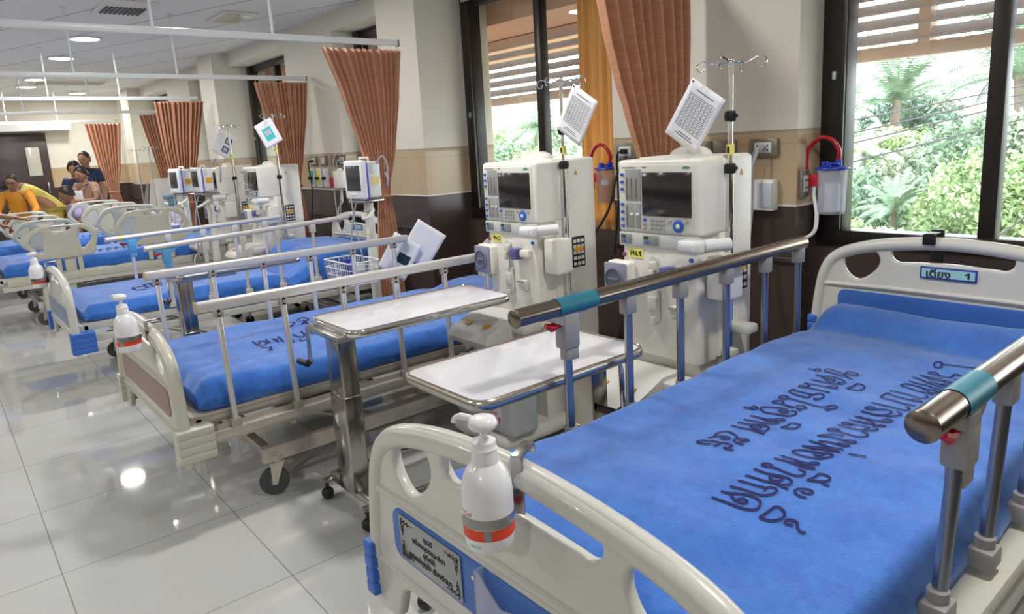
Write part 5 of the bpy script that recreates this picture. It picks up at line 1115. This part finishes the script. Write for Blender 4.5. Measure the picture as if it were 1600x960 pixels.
def person(X, Y, yw, label, top, bottom, lean=0, H=1.6, armL=None, armR=None, sit=0, kneel=False, headturn=0, glasses=False, hair='short', headlean=None, sleeve=.5, long_top=0, strap=None, hold=None):
    """+x is the way the figure faces; z up; all joints for a height H"""
    t = thing('person', label, 'person', (X, Y, 0), yw); s = H/1.80
    V = {}; hipz = .92*s-sit
    def L(d, side=0, z0=hipz): return Vector((math.sin(lean)*d*s, side*s, z0+math.cos(lean)*d*s))
    V['pel'] = Vector((0, 0, hipz)); V['spi'] = L(.20); V['che'] = L(.38); V['nec'] = L(.50)
    hl = lean*.5 if headlean is None else headlean
    V['hd0'] = V['nec']+Vector((math.sin(hl), 0, math.cos(hl)))*.06*s; V['hd1'] = V['nec']+Vector((math.sin(hl)+.12, 0, math.cos(hl)))*.135*s
    for n_, sd, arm in (('L', 1, armL), ('R', -1, armR)):
        V['sh'+n_] = L(.45, .165*sd)
        e = arm[0] if arm else (.02, .06, -.29); w = arm[1] if arm else (.10, .02, -.25)
        V['el'+n_] = V['sh'+n_]+Vector((e[0], e[1]*sd, e[2]))*s; V['wr'+n_] = V['el'+n_]+Vector((w[0], w[1]*sd, w[2]))*s
        V['hp'+n_] = Vector((0, .09*sd*s, hipz-.05*s))
        if kneel: kn, an = Vector((.36*s, .12*sd*s, .30*s if sd > 0 else .08*s)), Vector((.30*s if sd > 0 else -.05*s, .12*sd*s, .07*s))
        elif sit > .2: kn, an = Vector((.42*s, .11*sd*s, hipz-.02)), Vector((.42*s, .11*sd*s, .08*s))
        else: kn, an = Vector((.03*s, .10*sd*s, hipz*.53)), Vector((0, .10*sd*s, .07*s))
        V['kn'+n_] = kn; V['an'+n_] = an; V['to'+n_] = an+Vector((.15*s, 0, -.035*s))
    R_ = dict(pel=(.15, .12), spi=(.125, .10), che=(.14, .105), nec=.058, hd0=.055, hd1=(.050, .050))
    names = list(V); E_ = [('pel', 'spi'), ('spi', 'che'), ('che', 'nec'), ('nec', 'hd0'), ('hd0', 'hd1')]
    for n_ in 'LR':
        E_ += [('che', 'sh'+n_), ('sh'+n_, 'el'+n_), ('el'+n_, 'wr'+n_), ('pel', 'hp'+n_), ('hp'+n_, 'kn'+n_), ('kn'+n_, 'an'+n_), ('an'+n_, 'to'+n_)]
        R_.update({'sh'+n_: .062, 'el'+n_: .042, 'wr'+n_: .026, 'hp'+n_: .10, 'kn'+n_: .06, 'an'+n_: .042, 'to'+n_: .035})
    # hands: palm plus five fingers
    for n_, sd in (('L', 1), ('R', -1)):
        w_, e_ = V['wr'+n_], V['el'+n_]; d = (w_-e_).normalized(); sdv = d.cross(Vector((0, 0, 1))); sdv = sdv.normalized() if sdv.length > .1 else Vector((0, 1, 0)); dn = d.cross(sdv)
        V['pa'+n_] = w_+d*.06*s; R_['pa'+n_] = (.034, .018); names.append('pa'+n_); E_.append(('wr'+n_, 'pa'+n_))
        for k in range(4):
            b = 'f%d%s' % (k, n_); off = sdv*(k-1.5)*.019*s; ln = (.062, .074, .070, .054)[k]*s
            V[b+'a'] = V['pa'+n_]+d*.035*s+off; V[b+'b'] = V[b+'a']+d*ln*.6+dn*.012; V[b+'c'] = V[b+'b']+d*ln*.3+dn*.025
            for q, r in (('a', .0095), ('b', .0085), ('c', .007)): R_[b+q] = r; names.append(b+q)
            E_ += [('pa'+n_, b+'a'), (b+'a', b+'b'), (b+'b', b+'c')]
        b = 'th'+n_; V[b+'a'] = w_+d*.03*s-sdv*.03*s*sd; V[b+'b'] = V[b+'a']+d*.035*s-sdv*.02*sd*s
        for q, r in (('a', .012), ('b', .009)): R_[b+q] = r; names.append(b+q)
        E_ += [('wr'+n_, b+'a'), (b+'a', b+'b')]
    ix = {n_: i for i, n_ in enumerate(names)}
    sc_ = lambda r, k=1: tuple(q*s*k for q in r) if isinstance(r, tuple) else r*s*k
    skinmesh('body', [V[n_] for n_ in names], [(ix[a], ix[b]) for a, b in E_], [sc_(R_[n_]) for n_ in names], SKIN, t)
    body = [c for c in bpy.data.objects if c.parent == t][0]; hc = V['hd1']; A = Matrix.Translation(hc) @ Matrix.Rotation(headturn, 4, 'Z') @ Matrix.Rotation(hl*.8, 4, 'Y') @ Matrix.Scale(s, 4)
    hm = MB().ball((0, 0, 0), 1, 24, 18)
    def hs(v):
        x, y, z = v; jaw = 1-.28*max(0, -z-.15)
        return A @ Vector(((x*.092*(1-.10*max(0, -z)) + (.010 if x > .3 and z < -.5 else 0)), y*.076*jaw, z*.118+.004))
    bm = bmesh.new(); bm.from_mesh(body.data); o_ = len(bm.verts); vs = [bm.verts.new(hs(v)) for v in hm.v]
    for f_ in hm.f: bm.faces.new([vs[q] for q in f_]).smooth = True
    bmesh.ops.recalc_face_normals(bm, faces=bm.faces[:]); bm.to_mesh(body.data); bm.free()
    def cloth(nm, keys, eds, m_, k=1.12, extra=None):
        vv = [V[q] if isinstance(q, str) else q[1] for q in keys]; kk = [q if isinstance(q, str) else q[0] for q in keys]
        rr = [sc_(R_[q], k) if isinstance(q, str) else sc_(q[2]) for q in keys]; id_ = {q: i for i, q in enumerate(kk)}
        return skinmesh(nm, vv, [(id_[a], id_[b]) for a, b in eds], rr, m_, t)
    low = ('hem', V['pel']-Vector((0, 0, .10*s+long_top)), (.165+long_top*.1, .135+long_top*.1)); keys = [low, 'pel', 'spi', 'che', ('col', V['nec']-(V['nec']-V['che'])*.22, .075)]; eds = [('hem', 'pel'), ('pel', 'spi'), ('spi', 'che'), ('che', 'col')]
    for n_ in 'LR':
        keys.append('sh'+n_); eds.append(('che', 'sh'+n_))
        if sleeve >= 1: keys += ['el'+n_, ('cf'+n_, V['wr'+n_]-(V['wr'+n_]-V['el'+n_])*.15, .038)]; eds += [('sh'+n_, 'el'+n_), ('el'+n_, 'cf'+n_)]
        else:
            keys.append(('sl'+n_, V['sh'+n_]+(V['el'+n_]-V['sh'+n_])*(sleeve+.15), .066)); eds.append(('sh'+n_, 'sl'+n_))
    cloth('shirt', keys, eds, top, 1.16)
    keys = ['pel']; eds = []
    for n_ in 'LR': keys += ['hp'+n_, 'kn'+n_, ('ck'+n_, V['an'+n_]+(V['kn'+n_]-V['an'+n_])*.12, .06)]; eds += [('pel', 'hp'+n_), ('hp'+n_, 'kn'+n_), ('kn'+n_, 'ck'+n_)]
    cloth('trousers', keys, eds, bottom, 1.12)
    # shoes
    sh = MB()
    for n_ in 'LR': a = V['an'+n_]; sh.box(a.x-.07*s, a.x+.19*s, a.y-.045*s, a.y+.045*s, a.z-.07*s, a.z-.0*s, .03, 3)
    sh.go('shoes', BLACK, t)
    # head details
    f = MB()
    f.add([A @ Vector(p) for p in ((.086, -.012, .012), (.086, .012, .012), (.114, .0, -.022), (.085, -.018, -.030), (.085, .018, -.030), (.086, 0, .035))], [(0, 2, 5), (5, 2, 1), (0, 3, 2), (2, 4, 1), (3, 4, 2)])
    for sd in (-1, 1): MB().ball(A @ Vector((-.005, .077*sd, -.0)), .022*s, 8, 6, (.6, .35, 1)).go('ear', SKIN, t)
    fo = f.go('nose', SKIN, t)
    ey = MB()
    for sd in (-1, 1): ey.ball(A @ Vector((.080, .030*sd, .014)), .010*s, 8, 6)
    ey.go('eyes', INK, fo); mo = MB().tube([A @ Vector(p) for p in ((.080, -.024, -.058), (.090, 0, -.062), (.080, .024, -.058))], .005*s, 6).go('mouth', mat('lips', (.30, .07, .06), .5, var=0), fo)
    hr = MB(); 
    def hf(u, v):
        ph = v*2*PI; c_ = math.cos(ph); k_ = .5+.5*c_; k_ = k_**1.6
        mx_ = (.62*(1-k_)+.27*k_)*PI if hair == 'short' else (.74*(1-k_)+.30*k_)*PI
        th = u*mx_; r_ = 1.06+.05*noise.noise(Vector((u*5, c_*3, math.sin(ph)*3+X)))+(.10*u*(1-k_) if hair == 'long' else 0)
        return A @ Vector((math.sin(th)*c_*.094*r_-.006, math.sin(th)*math.sin(ph)*.080*r_, .008+math.cos(th)*.120*r_))
    hr.grid(hf, 12, 28); ho = hr.go('hair', HAIR, t, angle=180); ho.modifiers.new('s', 'SOLIDIFY').thickness = .008
    if glasses:
        g_ = MB()
        for sd in (-1, 1): g_.tube([A @ Vector((.094, sd*.033+.026*math.cos(a), .014+.018*math.sin(a))) for a in [PI*i/8 for i in range(16)]], .0025*s, 5, closed=True).tube([A @ Vector((.088, sd*.06, .018)), A @ Vector((.0, sd*.082, .018))], .0025*s, 5)
        g_.tube([A @ Vector((.096, -.008, .016)), A @ Vector((.096, .008, .016))], .0025, 5).go('glasses', BLACK, t)
    if strap: MB().tube(catmull([V['shL']+Vector((0, 0, .06)), V['che']+Vector((.15, 0, .02)), V['spi']+Vector((.15, -.10, -.02)), V['pel']+Vector((.05, -.2, .05))], 5, False), .014, 6, flat=.4).go('bag_strap', strap, t)
    return t
def ydir(dx, dy): return math.atan2(dy, dx)
ORNG = mat('orange_shirt', (.72, .30, .03), .75, var=.15, scale=6); YELS = mat('yellow_shirt', (.66, .56, .14), .75, var=.12, scale=6)
NAVS = mat('navy_uniform', (.012, .022, .065), .7, var=.1); DARK = mat('dark_trousers', (.02, .02, .025), .7, var=.1); RUST = mat('rust_sarong', (.25, .06, .02), .7, var=.15)
LAV = mat('lavender_shirt', (.46, .38, .62), .7, var=.05); ROSE = mat('striped_blouse', (.42, .26, .20), .7, var=.25, scale=25); BLS = mat('blue_sleeve', (.03, .15, .50), .7, var=.05)
person(-10.75, .93, ydir(1, -.45), 'person in an orange shirt and glasses leaning over the far bed at the left', ORNG, RUST, lean=.40, H=1.50, armL=((.10, .10, -.24), (.20, -.05, -.10)), armR=((.10, .08, -.24), (.20, -.08, -.08)), glasses=True, sleeve=1, headlean=.25)
person(-11.4, 1.34, ydir(-.1, -1), 'person in a yellow shirt bending low with their back to the camera', YELS, YELS, lean=.72, H=1.66, armL=((.16, .02, -.24), (.14, 0, -.2)), armR=((.16, .02, -.24), (.14, 0, -.2)), headlean=1.6, sleeve=1)
person(-8.9, .18, ydir(-.25, 1), 'person in a blue sleeve wearing a dark watch, reaching in from the left border', BLS, DARK, lean=.35, H=1.5, armR=((.16, .02, -.16), (.26, .02, -.07)), armL=((.16, 0, -.22), (.20, -.02, -.1)))
person(-12.2, 1.93, ydir(1, -.75), 'tall person with cropped hair in navy standing at the back of the group', NAVS, DARK, H=1.74, lean=.05)
person(-11.7, 1.72, ydir(1, -.55), 'person in navy with a dark fringe, peeking from the left of the group', NAVS, DARK, H=1.60, lean=.12, hair='long', headlean=.2)
person(-11.1, 1.80, ydir(.75, -1), 'smiling person in a brown patterned blouse with a shoulder bag in front of the group', ROSE, mat('brown_skirt', (.10, .055, .04), .7, var=.1), H=1.54, lean=.34, hair='short', armL=((.08, .06, -.22), (.22, -.16, .0)), armR=((.08, .04, -.22), (.22, -.12, .02)), sleeve=.5, strap=DARK, headlean=.25)
person(-10.75, 1.60, ydir(.1, -1), 'person in a lavender shirt kneeling low with head turned in profile', LAV, DARK, H=1.60, kneel=True, sit=.30, lean=.30, headlean=.35)
o = thing('paper_packet', 'white packet held at the front of the brown patterned blouse', 'packet', (-10.85, 1.55, 1.02), .9); MB().box(-.07, .07, -.012, .012, -.07, .08, .004).go('packet_sleeve', PAPER, o)

# ---------------------------------------------------------------- outside
FIN = mat('salmon_render', (.74, .58, .48), .8, var=.04); SLAT = mat('grey_slat', (.58, .56, .60), .7, var=.06)
SOF = mat('orange_soffit', (.78, .42, .25), .7, var=.06)
so = MB().box(-17, 3, 3.62, 5.6, 2.32, 3.0); so = so.go('roof_soffit', SOF); props(so, 'orange-brown soffit over the louvres outside the windows', 'soffit')
for k in range(0, 3):
    for (a, b) in ((-1.98, 2.47),):
        a -= P*k; b -= P*k
        t = thing('louvre_screen', 'louvred sunshade outside the %s window' % ('right', 'middle', 'farther')[k], 'louvres', (0, 4.2, -.03), 0, 'louvred sunshades outside')
        f = MB().box(a, b, -.04, .04, 1.78, 1.85, .004).box(a, b, -.04, .04, 2.27, 2.34, .004).box(a-.04, a+.03, -.05, .05, 1.76, 2.34).box(b-.03, b+.04, -.05, .05, 1.76, 2.34)
        [f.box(a+m_-.03, a+m_+.03, -.045, .045, 1.80, 2.32) for m_ in (.42, 2.70)]
        f.go('louvre_frame', FIN, t)
        for i in range(6):
            z = 1.862+i*.078
            MB().box(a, b, -.05, .0, 0, .010, 0, 1).go('slat', SLAT, t).matrix_world
            o = [c for c in bpy.data.objects if c.parent == t][-1]; o.location = (0, .0, z); 
            for v in o.data.vertices: v.co.z += (.052 if v.co.y > -.02 else .0)
for k in range(0, 3):
    for x, l in ((-2.04, 'right'),):
        o = MB().box(x-.05-P*k, x+.05-P*k, 3.62, 4.24, -1.3, 2.32, .005).go('facade_fin', FIN); props(o, 'salmon vertical fin on the outside wall, seen at the left edge of the %s window' % ('right', 'middle', 'slot')[k], 'wall fin', 'facade fins')
gr = MB().box(-90, 40, 3.7, 120, -1.5, -1.3).go('ground', mat('grass_ground', (.27, .28, .23), .9, var=.3, scale=.8)); gr['kind'] = 'structure'
random.seed(11)
def leaf_mat(name, c, k=.35):
    m = bpy.data.materials.new(name); m.use_nodes = True; nt = m.node_tree; b = nt.nodes['Principled BSDF']; b.inputs['Roughness'].default_value = .6
    g = nt.nodes.new('ShaderNodeNewGeometry'); n = nt.nodes.new('ShaderNodeTexNoise'); n.inputs['Scale'].default_value = 1.8; n.inputs['Detail'].default_value = 5; nt.links.new(g.outputs['Position'], n.inputs['Vector'])
    r = nt.nodes.new('ShaderNodeValToRGB'); r.color_ramp.elements[0].position = .35; r.color_ramp.elements[0].color = tuple(x*(1-k) for x in c)+(1,); r.color_ramp.elements[1].position = .68; r.color_ramp.elements[1].color = (min(1, c[0]*1.5), min(1, c[1]*1.35), c[2]*1.5, 1)
    nt.links.new(n.outputs[0], r.inputs[0]); nt.links.new(r.outputs[0], b.inputs['Base Color']); b.inputs['Subsurface Weight'].default_value = 0
    return m
LG = [leaf_mat('leaf_bright', (.34, .48, .22)), leaf_mat('leaf_mid', (.24, .36, .23)), leaf_mat('leaf_pale', (.42, .50, .36)), leaf_mat('leaf_deep', (.16, .26, .19))]
TRUNK = mat('palm_trunk', (.20, .16, .13), .9, var=.2, scale=6)
def bush(x, y, z, rx, rz, n, m_, label, ls=.13, group='bushes outside the windows'):
    mb = MB(); R0 = random.Random(int(x*100+y*7))
    for i in range(n):
        th = math.acos(R0.uniform(-.5, 1)); ph = R0.uniform(0, 2*PI); rr = R0.uniform(.60, 1.0)*(1+.35*noise.noise(Vector((x+math.cos(ph)*2, math.sin(ph)*2, th*2))))
        c = Vector((math.sin(th)*math.cos(ph)*rx*rr, math.sin(th)*math.sin(ph)*rx*rr, math.cos(th)*rz*rr))
        a = Vector((R0.uniform(-1, 1), R0.uniform(-1, 1), R0.uniform(-1, 1))).normalized(); b = a.cross(Vector((R0.uniform(-1, 1), R0.uniform(-1, 1), R0.uniform(-.3, 1)))).normalized()
        s = ls*R0.uniform(.6, 1.4); mb.add([c-a*s, c+b*s*.45, c+a*s, c-b*s*.45], [(0, 1, 2, 3)])
    mb.ball((0, 0, -.1*rz), 1, 16, 10, (rx*.62, rx*.62, rz*.62))
    t = thing('bush', label, 'bush', (x, y, z), 0, group); mb.go('foliage', m_, t, smooth=False)
    st = MB()
    for k in range(4): st.tube([(.1*math.cos(k*1.6), .1*math.sin(k*1.6), -1.3-z), (rx*.4*math.cos(k*1.6), rx*.4*math.sin(k*1.6), -.2*rz)], [.08, .03], 6)
    st.go('stems', TRUNK, t); return t
def palm(x, y, zc, L, n, label, m_, lean=0, trunk=True, seed=1, droop=1.0, zb=-1.3):
    t = thing('palm_tree', label, 'palm tree', (x, y, 0)); R0 = random.Random(seed); mb = MB()
    for k in range(n):
        az = 2*PI*k/n+R0.uniform(-.2, .2); el = R0.uniform(-.15, 1.35); l = L*R0.uniform(.8, 1.1)
        pts = []; p = Vector((0, 0, zc)); d = Vector((math.cos(az)*math.cos(el), math.sin(az)*math.cos(el), math.sin(el)))
        for i in range(9):
            pts.append(p.copy()); p = p+d*l/8; d = (d+Vector((0, 0, -.20*droop*(.5+i/8)))).normalized()
        mb.tube(pts, [.030*L/2*(1-.09*i) for i in range(9)], 4)
        for i in range(1, 8*4):
            u = i/(8*4)*8; j = int(u); q = pts[j]+(pts[min(j+1, 8)]-pts[j])*(u-j); tg = (pts[min(j+1, 8)]-pts[j])
            if tg.length < 1e-6: continue
            tg.normalize(); sd = tg.cross(Vector((0, 0, 1))); sd = sd.normalized() if sd.length > .05 else Vector((1, 0, 0))
            ll = l*.26*math.sin(PI*(.12+.83*i/32))
            for s_ in (-1, 1):
                e = q+(sd*s_*.85+tg*.55+Vector((0, 0, -.35*droop-.1*R0.random()))).normalized()*ll; wv = tg*.025*L/2
                mb.add([q-wv, q+wv, e], [(0, 1, 2)])
    fo = mb.go('fronds', m_, t, smooth=False)
    if trunk: MB().tube([(lean*(1-i/6)*1.2, 0, zb+(zc-zb)*i/6) for i in range(7)], [.085*L*(1-.06*i) for i in range(7)], 10).go('trunk', TRUNK, t); MB().ball((0, 0, zc-.06), .055*L, 10, 8, (1, 1, 1.5)).go('crown_shaft', mat('palm_fibre', (.20, .19, .12), .9, var=.2), t)
    return t
# (x at depth y) - placed where they stand beyond the building
palm(-12.1, 30, 2.15, 2.9, 22, 'tall slender palm against the white sky in the right window', LG[1], seed=3, lean=-.2)
palm(-5.9, 22, 2.35, 2.8, 18, 'palm with long drooping fronds behind the right window mullion', LG[1], seed=5, lean=.3)
palm(-29.7, 27, 2.05, 2.5, 22, 'coconut palm crown centred in the middle window', LG[1], seed=8)
palm(-26.2, 27, 1.2, 2.2, 16, 'low palm at the right edge of the middle window', LG[2], seed=9)
palm(-6.0, 15, -.35, .9, 13, 'young palm with arching pale fronds low in the right window', LG[1], seed=14, droop=.8)
palm(-7.4, 24, .30, 1.8, 15, 'spreading palm behind the round bush in the right window', LG[1], seed=21)
palm(-11.3, 24, 1.9, 1.7, 15, 'palm crown cut by the left edge of the right window', LG[2], seed=31)
palm(-8.9, 20, .55, 1.5, 12, 'low shaggy palm at the left edge of the right window', LG[2], seed=33)
o = thing('palm_skirt', 'brown hanging skirt of dead palm fronds below the slender palm', 'palm fronds', (-11.9, 29, 0)); mb = MB(); R0 = random.Random(2)
for i in range(90):
    a = R0.uniform(0, 2*PI); r = R0.uniform(.35, .75); mb.add([(r*.4*math.cos(a), r*.4*math.sin(a), 1.2), (r*.4*math.cos(a)+.14, r*.4*math.sin(a), 1.2), (r*math.cos(a), r*math.sin(a), R0.uniform(-1.0, .0))], [(0, 1, 2)])
mb.tube([(0, 0, -1.3), (0, 0, 1.3)], [.30, .22], 8); mb.go('dead_fronds', TRUNK, o, smooth=False)
bs_ = [(-4.55, 15, -.35, 1.0, 1.1, 0, 'round bright bush with brown tips beside the mullion of the right window'), (-3.6, 15.4, -.3, 1.1, 1.15, 0, 'bright bush right of the mullion in the right window'),
 (-5.3, 12.6, -.95, .7, .55, 2, 'pale low bush at the sill of the right window, middle'), (-6.3, 13, -.9, .8, .6, 0, 'bright low bush at the sill of the right window, left'), (-7.4, 16, -.5, 1.1, 1.0, 1, 'mid green bush at the left edge of the right window'),
 (-7.8, 22, -.2, 1.5, 1.1, 2, 'pale bush farther back in the right window, under the house'), (-9.6, 24, -.1, 1.8, 1.3, 0, 'broad green bush below the slender palm'), (-5.6, 19, .1, 1.4, 1.5, 1, 'tall dark bush behind the drooping palm'),
 (-4.0, 19, .2, 1.5, 1.6, 2, 'pale tall bush at the right border'), (-12.8, 33, .6, 2.2, 1.9, 3, 'distant dark tree at the left edge of the right window'), (-9.4, 38, .2, 2.4, 1.4, 1, 'distant green bush right of the red roofed house'),
 (-18.3, 18, -.1, 1.5, 1.2, 2, 'pale bush in the middle window, right pane'), (-21, 19, -.1, 1.7, 1.2, 0, 'bright bush in the middle window, centre'), (-24.2, 20, .1, 1.8, 1.3, 1, 'green bush in the middle window, left'),
 (-35.5, 32, .5, 2.9, 1.9, 2, 'pale distant tree in the middle window, left'), (-29, 30, .2, 2.4, 1.4, 1, 'distant green tree in the middle window, centre'), (-42, 36, .8, 3.2, 2.0, 0, 'bright distant tree at the far left of the middle window'), (-15.5, 17, -.2, 1.6, 1.3, 0, 'bright bush hidden behind the pier')]
for x, y, z, rx, rz, mi, l in bs_: bush(x, y, z, rx, rz, int(4200*min(1.8, rx)), LG[mi], l, ls=.028+.0028*y)
o = MB()
R0 = random.Random(5)
for i in range(34000):
    y = 9+31*R0.random()**1.6; x = R0.uniform(-1.35*y-4, -.05*y+1); z = -1.3+R0.uniform(.0, .45)*(.6+.8*noise.noise(Vector((x*.5, y*.5, 0))))+y*.014; s = R0.uniform(.04, .10)*(.5+y/20); a = R0.uniform(0, PI)
    o.add([(x-s*math.cos(a), y-s*math.sin(a), z), (x+.05, y, z+s*1.3), (x+s*math.cos(a), y+s*math.sin(a), z+s*.2)], [(0, 1, 2)])
o = o.go('undergrowth', LG[0], smooth=False); o['kind'] = 'stuff'; props(o, 'bright green undergrowth covering the ground outside', 'undergrowth')
h = thing('house', 'distant white house with a pale red hipped roof seen through the right window', 'house', (-16.2, 46, 0), .15)
MB().box(-2.6, 2.6, -2, 2, -1.3, .75).go('house_wall', mat('house_wall', (.62, .66, .66), .7, var=.04), h); MB().add([(-3.1, -2.5, .75), (3.1, -2.5, .75), (3.1, 2.5, .75), (-3.1, 2.5, .75), (-.8, 0, 2.55), (.8, 0, 2.55)], [(0, 1, 5, 4), (1, 2, 5), (2, 3, 4, 5), (3, 0, 4), (0, 3, 2, 1)]).go('roof', mat('roof_pink', (.50, .26, .24), .8, var=.08), h, smooth=False)
WIRE = mat('cable_grey', (.10, .10, .11), .6, var=0)
CAB = [(1.48, .15, 9), (1.33, .19, 9.02), (1.21, .215, 9.04), (.98, .245, 9.06), (-1.0, .95, 8.5), (-1.85, 1.25, 8.5)]
for i, (zw, sl, y) in enumerate(CAB):
    pts = [(-9+14*k/12, y, zw+sl*(-9+14*k/12+4)-.10*(1-(k/6-1)**2)+.08) for k in range(13)]
    if i > 3: pts = [(-3.3+2.2*k/8, y, zw+(sl)*(2.2*k/8+.35)-.05*(1-(k/4-1)**2)) for k in range(9)]
    o = MB().tube(pts, .010, 6).go('power_line', WIRE); props(o, 'grey power line outside the windows, %s' % ('topmost', 'second from the top', 'third from the top', 'lowest of the long ones', 'upper steep one at the lower right', 'lower steep one at the lower right')[i], 'power line')
